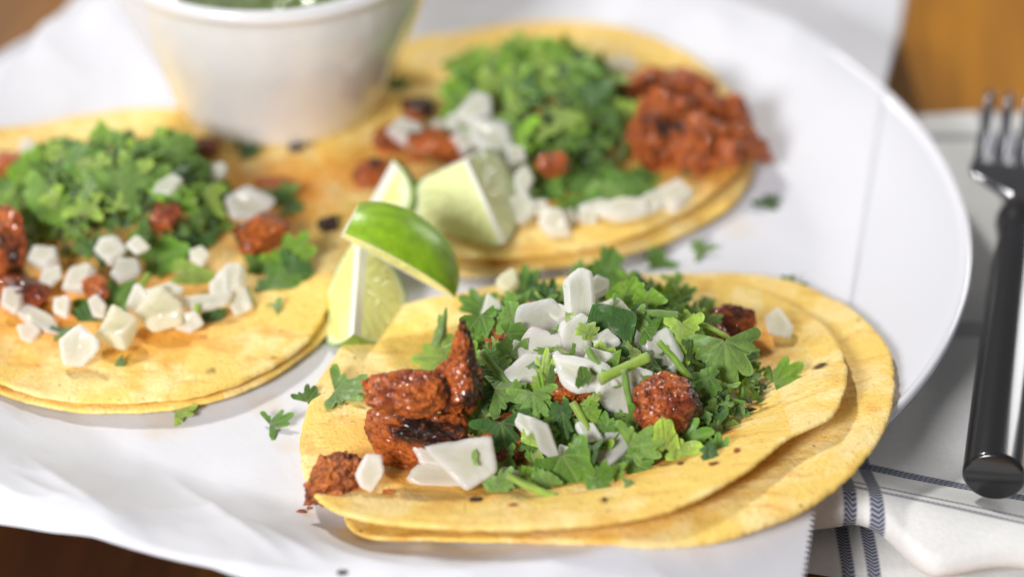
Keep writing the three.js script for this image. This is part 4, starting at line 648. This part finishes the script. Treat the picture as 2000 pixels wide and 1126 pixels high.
// single leaves away from the heaps
const flat = (x, z) => Math.max(plateY(x, z), 0) + 0.0016;
leaf('lone cilantro leaf lying on the bare tortilla next to a scorched speck', 'loose cilantro flecks', onto(1538, 730, frontTop, 0.0022), 9.5, 35, 30, 0, { tone: 'bright', cuts: [[-2.2, 0.35]], seed: 900, deep: 0.4 });
leaf('tiny green fleck on the six-sided onion chip', 'loose cilantro flecks', on(715, 915, 0.0152), 2.6, 60, 60, 0, { tone: 'dark', cuts: [], seed: 901 });
leaf('tiny green fleck on the tortilla below the near heap', 'loose cilantro flecks', onto(1232, 942, frontTop, 0.0006), 3.0, 10, 5, 0, { tone: 'bright', cuts: [], seed: 902 });
leaf('cilantro fleck on the paper midway between the two near tacos', 'loose cilantro flecks', onto(548, 822, flat, 0.0006), 6.5, 20, 20, 0, { tone: 'mid', cuts: [], seed: 903, deep: 0.5 });
leaf('pale cilantro fleck on the paper at the edge of the cut-off taco', 'loose cilantro flecks', onto(361, 801, flat, 0.0006), 6.0, 20, 20, 0, { tone: 'lime', cuts: [], seed: 904 });
leaf('cilantro fleck on the bare paper toward the fork', 'loose cilantro flecks', onto(1506, 391, flat, 0.0006), 6.0, 60, 30, 0, { tone: 'dark', cuts: [], seed: 905 });
leaf('cilantro fleck on the paper behind the bare edge of the nearest taco', 'loose cilantro flecks', onto(1541, 551, flat, 0.0008), 5.5, 120, 45, 0, { tone: 'dark', cuts: [], seed: 906 });
leaf('cilantro fleck on the paper between the back and near tortillas', 'loose cilantro flecks', onto(1283, 505, flat, 0.0006), 7.0, 110, 35, 0, { tone: 'mid', cuts: [], seed: 907 });
leaf('faint cilantro fleck on the paper under the back tortilla rim', 'loose cilantro flecks', onto(1365, 482, flat, 0.0006), 5.5, 130, 20, 0, { tone: 'pale', cuts: [], seed: 908 });
leaf('cilantro leaf at the foot of the salsa bowl', 'loose cilantro flecks', onto(488, 296, leftTop, 0.0010), 6.0, 10, 30, 0, { tone: 'dark', cuts: [], seed: 909 });
leaf('dark cilantro leaf in the shade beside the salsa bowl', 'loose cilantro flecks', onto(778, 165, backTop, 0.0010), 7.0, 30, 25, 0, { tone: 'dark', cuts: [], seed: 910 });

// heaps of the two blurred tacos: single pieces on top of a mass nobody could count
const lc = on(232, 425, 0.006), heapL = mound(lc, 0.0315, 0.0250, 0.0180, leftTop);
const bc = on(1060, 262, 0.006), heapB = mound(bc, 0.0285, 0.0300, 0.0190, backTop);
const L_ = (px, py, up = 0.001) => onto(px, py, heapL, up), B_ = (px, py, up = 0.001) => onto(px, py, heapB, up);
const variants = [];
{ const r = rng(4242), tones = ['bright', 'lime', 'lime', 'pale', 'bright', 'dark', 'mid', 'lime', 'pale', 'lime']; for (let i = 0; i < 40; i++) variants.push(leafGeo(600 + i * 1.9, 5.5 + 5.5 * r(), { tone: tones[i % 10], nr: 6, na: 40, kx: (r() - 0.5) * 0.16, ky: (r() - 0.5) * 0.10, fold: r() < 0.3 ? 0.6 : 0 })); }
// the fine chop: narrow shreds, frilly bits and slivers of stem, uncountable between the larger pieces
const shreds = []; { const r = rng(99), tn = ['mid', 'bright', 'dark', 'mid', 'pale', 'dark', 'bright', 'lime']; for (let i = 0; i < 12; i++) shreds.push(i % 4 === 3 ? stemGeo(950 + i, 4 + 3 * r(), 0.45, 0.02 * (r() - 0.5), tn[i % 8]) : leafGeo(930 + i * 1.3, 3.0 + 2.5 * r(), { tone: tn[i % 8], wide: i % 2 ? 0.4 : 0.9, nr: 4, na: 26, deep: 0.45, kx: (r() - 0.5) * 0.5, ky: (r() - 0.5) * 0.35 })); }
function fineChop(name, c, rx, rz, surf, base, n, seed, ok = () => true) {
  const r = rng(seed), lists = shreds.map(() => []), m = new THREE.Object3D(), geo = [];
  for (let i = 0, k = 0; i < n && k < 20000; k++) {
    const a = r() * 2 * PI, q = Math.sqrt(r()) * 1.02, x = c.x + Math.cos(a) * q * rx, z = c.z + Math.sin(a) * q * rz, top = surf(x, z), p = V(x, lerp(base(x, z) + 0.0006, top + 0.0022, Math.pow(r(), 0.4)), z);
    if (!ok(p)) continue; i++;
    pose(m, r() * 360, 10 + 60 * r(), (r() - 0.5) * 120); m.position.copy(p); m.updateMatrix(); geo.push([Math.floor(r() * 12), m.matrix.clone()]);
  }
  const o = mesh('chopped_cilantro', mergeGeometries(geo.map(([k, mt]) => { const g = shreds[k].clone().applyMatrix4(mt); g.userData = {}; return g; })), leafMat, scene);
  o.userData.kind = 'stuff'; tag(o, name, 'chopped cilantro');
}
function heapOf(group, c, rx, rz, surf, n, seed, stuffName) {
  const r = rng(seed);
  const src = tag(mesh('cilantro_leaf', variants[0], leafMat, scene), ANY[group], 'cilantro leaf', group);
  for (let i = 0; i < n; i++) {
    const a = r() * 2 * PI, q = Math.sqrt(r()) * 0.98, x = c.x + Math.cos(a) * q * rx, z = c.z + Math.sin(a) * q * rz;
    let o = src; if (i) { o = src.clone(); o.name = numbered('cilantro_leaf'); scene.add(o); o.geometry = variants[Math.floor(r() * 40)]; }
    o.scale.setScalar(1.0 + 0.15 * r());
    pose(o, r() * 360, 12 + 45 * r(), (r() - 0.5) * 80); o.position.set(x, surf(x, z) + 0.0034 - 0.0026 * r(), z);
  }
  fineChop(stuffName, c, rx, rz, surf, group === HL ? leftTop : backTop, 700, seed + 5);
}
fineChop('finely chopped cilantro shreds between the leaves of the nearest heap', hc, 0.041, 0.036, heapF, frontTop, 850, 21, open);
heapOf(HL, lc, 0.0315, 0.0250, heapL, 46, 11, 'finely chopped cilantro shreds between the leaves of the heap cut off by the frame');
heapOf(HB, bc, 0.0285, 0.0300, heapB, 50, 12, 'finely chopped cilantro shreds between the leaves of the heap beside the bowl');
[[85, 400, 2, 12.5, -110, 45, 0, { tone: 'pale', wide: 0.75, cuts: [[0.5, 0.7]], deep: 0.15, tooth: 0.6 }, 'largest smooth leaf on the outer slope of the heap cut off by the frame'], [55, 430, 1, 11, 200, 35, 0, { tone: 'mid' }, null], [10, 370, 1, 9, 30, 20, 0, { tone: 'mid' }, null],
 [215, 410, 3, 11, -60, 50, 20, { tone: 'bright', cuts: [] }, 'bright rounded leaf on the front slope of the cut-off heap'], [260, 340, 4, 12, 45, 45, 0, { tone: 'pale', cuts: [] }, null], [325, 500, 3, 12, 20, 48, 0, { tone: 'mid', cuts: [], tooth: 0.4 }, 'shaded smooth leaf at the near foot of the cut-off heap'],
 [395, 470, 2, 13, 5, 35, 0, { tone: 'dark', wide: 0.5 }, null], [420, 430, 2, 10, -20, 40, 0, { tone: 'mid' }, null], [430, 360, 1, 10, 20, 35, 0, { tone: 'pale' }, null], [370, 535, 1, 11, 0, 35, 0, { tone: 'lime', wide: 0.7 }, null],
 [520, 512, 1, 11, 10, 30, 0, { tone: 'mid' }, 'leaf in front of the bright orange chunk'], [560, 520, 1.5, 11, 60, 35, 0, { tone: 'bright' }, 'light green leaf at the outer side of the cut-off taco'], [595, 535, 1, 11, 0, 30, 0, { tone: 'dark' }, 'dark green leaf pointing at the lime wedges'], [535, 545, 0.8, 9, -20, 25, 0, { tone: 'mid' }, null],
 [555, 380, 1, 9, 30, 25, 0, { tone: 'pale' }, 'pale leaf behind the bright orange chunk'], [580, 405, 0.6, 8, 0, 15, 0, { tone: 'mid' }, 'flat leaf beside the orange meat strip'], [230, 580, 2, 13, 60, 45, 0, { tone: 'mid', cuts: [] }, 'leaf between the orange bit and the bright onion pieces'], [165, 605, 1, 9, 120, 30, 0, { tone: 'dark' }, null],
 [415, 612, 1, 8, 70, 50, 0, { tone: 'dark', cuts: [] }, 'dark leaf at the outer edge of the onion row'], [485, 578, 1, 6, 20, 30, 0, { tone: 'bright', cuts: [[0, 0.6]] }, 'small squared leaf bit near the block of onion'], [100, 640, 0.8, 9, 160, 20, 0, { tone: 'dark', wide: 0.25 }, 'thin leaf lying across the flat onion petal'], [108, 655, 0.8, 8, 200, 15, 0, { tone: 'mid', wide: 0.25 }, null], [233, 697, 0.8, 5, 95, 30, 0, { tone: 'mid', wide: 0.5 }, 'tiny leaf on bare tortilla below the yellow-white wedge'], [548, 592, 0.4, 5, 40, 10, 0, { tone: 'pale', deep: 0.5 }, null]]
  .forEach(([x, y, lift, l, a, tilt, roll, o, label], i) => leaf(label, HL, L_(x, y, lift * mm + 0.0008), l, a, tilt, roll, { seed: 700 + i * 2.7, ...o }));
stem('bright cilantro stem leaning on the small orange bit', HL, L_(272, 560, 0.003), 9, 1.1, 60, 40, { tone: 'lime' });
stem('short upright cilantro stem beside the broad onion slab', HL, L_(380, 622, 0.002), 8, 0.9, 80, 50, { tone: 'lime' });
[[1005, 225, 4, 13, -100, 45, 0, { tone: 'lime', wide: 0.35, tooth: 0.1 }, 'long light leaf blade on the front of the blurred heap'], [1155, 255, 3, 14, 0, 35, 0, { tone: 'pale', wide: 0.5 }, null], [1200, 215, 2, 12, 30, 35, 0, { tone: 'mid' }, null], [905, 130, 1, 11, 40, 35, 0, { tone: 'bright' }, null],
 [1000, 120, 2, 11, 20, 35, 0, { tone: 'mid' }, null], [1090, 100, 2, 12, 60, 40, 0, { tone: 'mid' }, null], [875, 250, 2, 12, 120, 35, 0, { tone: 'mid' }, null], [1080, 300, 2, 12, 20, 40, 0, { tone: 'pale' }, null], [1180, 295, 2, 12, 0, 30, 0, { tone: 'dark', wide: 0.4 }, null],
 [1130, 360, 1, 12, 10, 35, 0, { tone: 'mid' }, null], [1060, 370, 1, 12, 60, 35, 0, { tone: 'mid' }, null], [1200, 345, 1, 13, 20, 35, 0, { tone: 'mid' }, null], [1270, 330, 1.5, 13, 70, 40, 0, { tone: 'mid' }, 'leaf cluster piece nearest the bare meat pile'], [1255, 365, 1, 11, 0, 30, 0, { tone: 'mid' }, null], [1005, 350, 1, 10, 130, 35, 0, { tone: 'pale' }, null],
 [1130, 412, 0.8, 10, 10, 20, 0, { tone: 'bright', wide: 0.5 }, 'bright green piece lying lowest, next to the long onion strip'], [1352, 330, 0.6, 6, 80, 45, 0, { tone: 'dark' }, 'single dark leaf below the bare meat pile'], [1175, 380, 1, 11, 30, 30, 0, { tone: 'pale' }, null], [1030, 400, 1, 10, 0, 25, 0, { tone: 'pale' }, null], [1110, 395, 1, 10, 150, 25, 0, { tone: 'mid' }, null], [1215, 375, 1, 10, 100, 30, 0, { tone: 'mid' }, null], [1100, 340, 2, 11, -30, 40, 0, { tone: 'bright' }, null],
 [830, 285, 5, 5, 60, 35, 0, { tone: 'pale' }, 'small leaf stuck on the orange meat behind the large lime wedge'], [1195, 115, 0.5, 7, 30, 20, 0, { tone: 'dark', wide: 0.4 }, 'thin leaf behind the heap, on the rear tortilla rim']]
  .forEach(([x, y, lift, l, a, tilt, roll, o, label], i) => leaf(label, HB, B_(x, y, lift * mm + 0.0008), l, a, tilt, roll, { seed: 800 + i * 2.3, ...o }));

renderer.render(scene, camera);
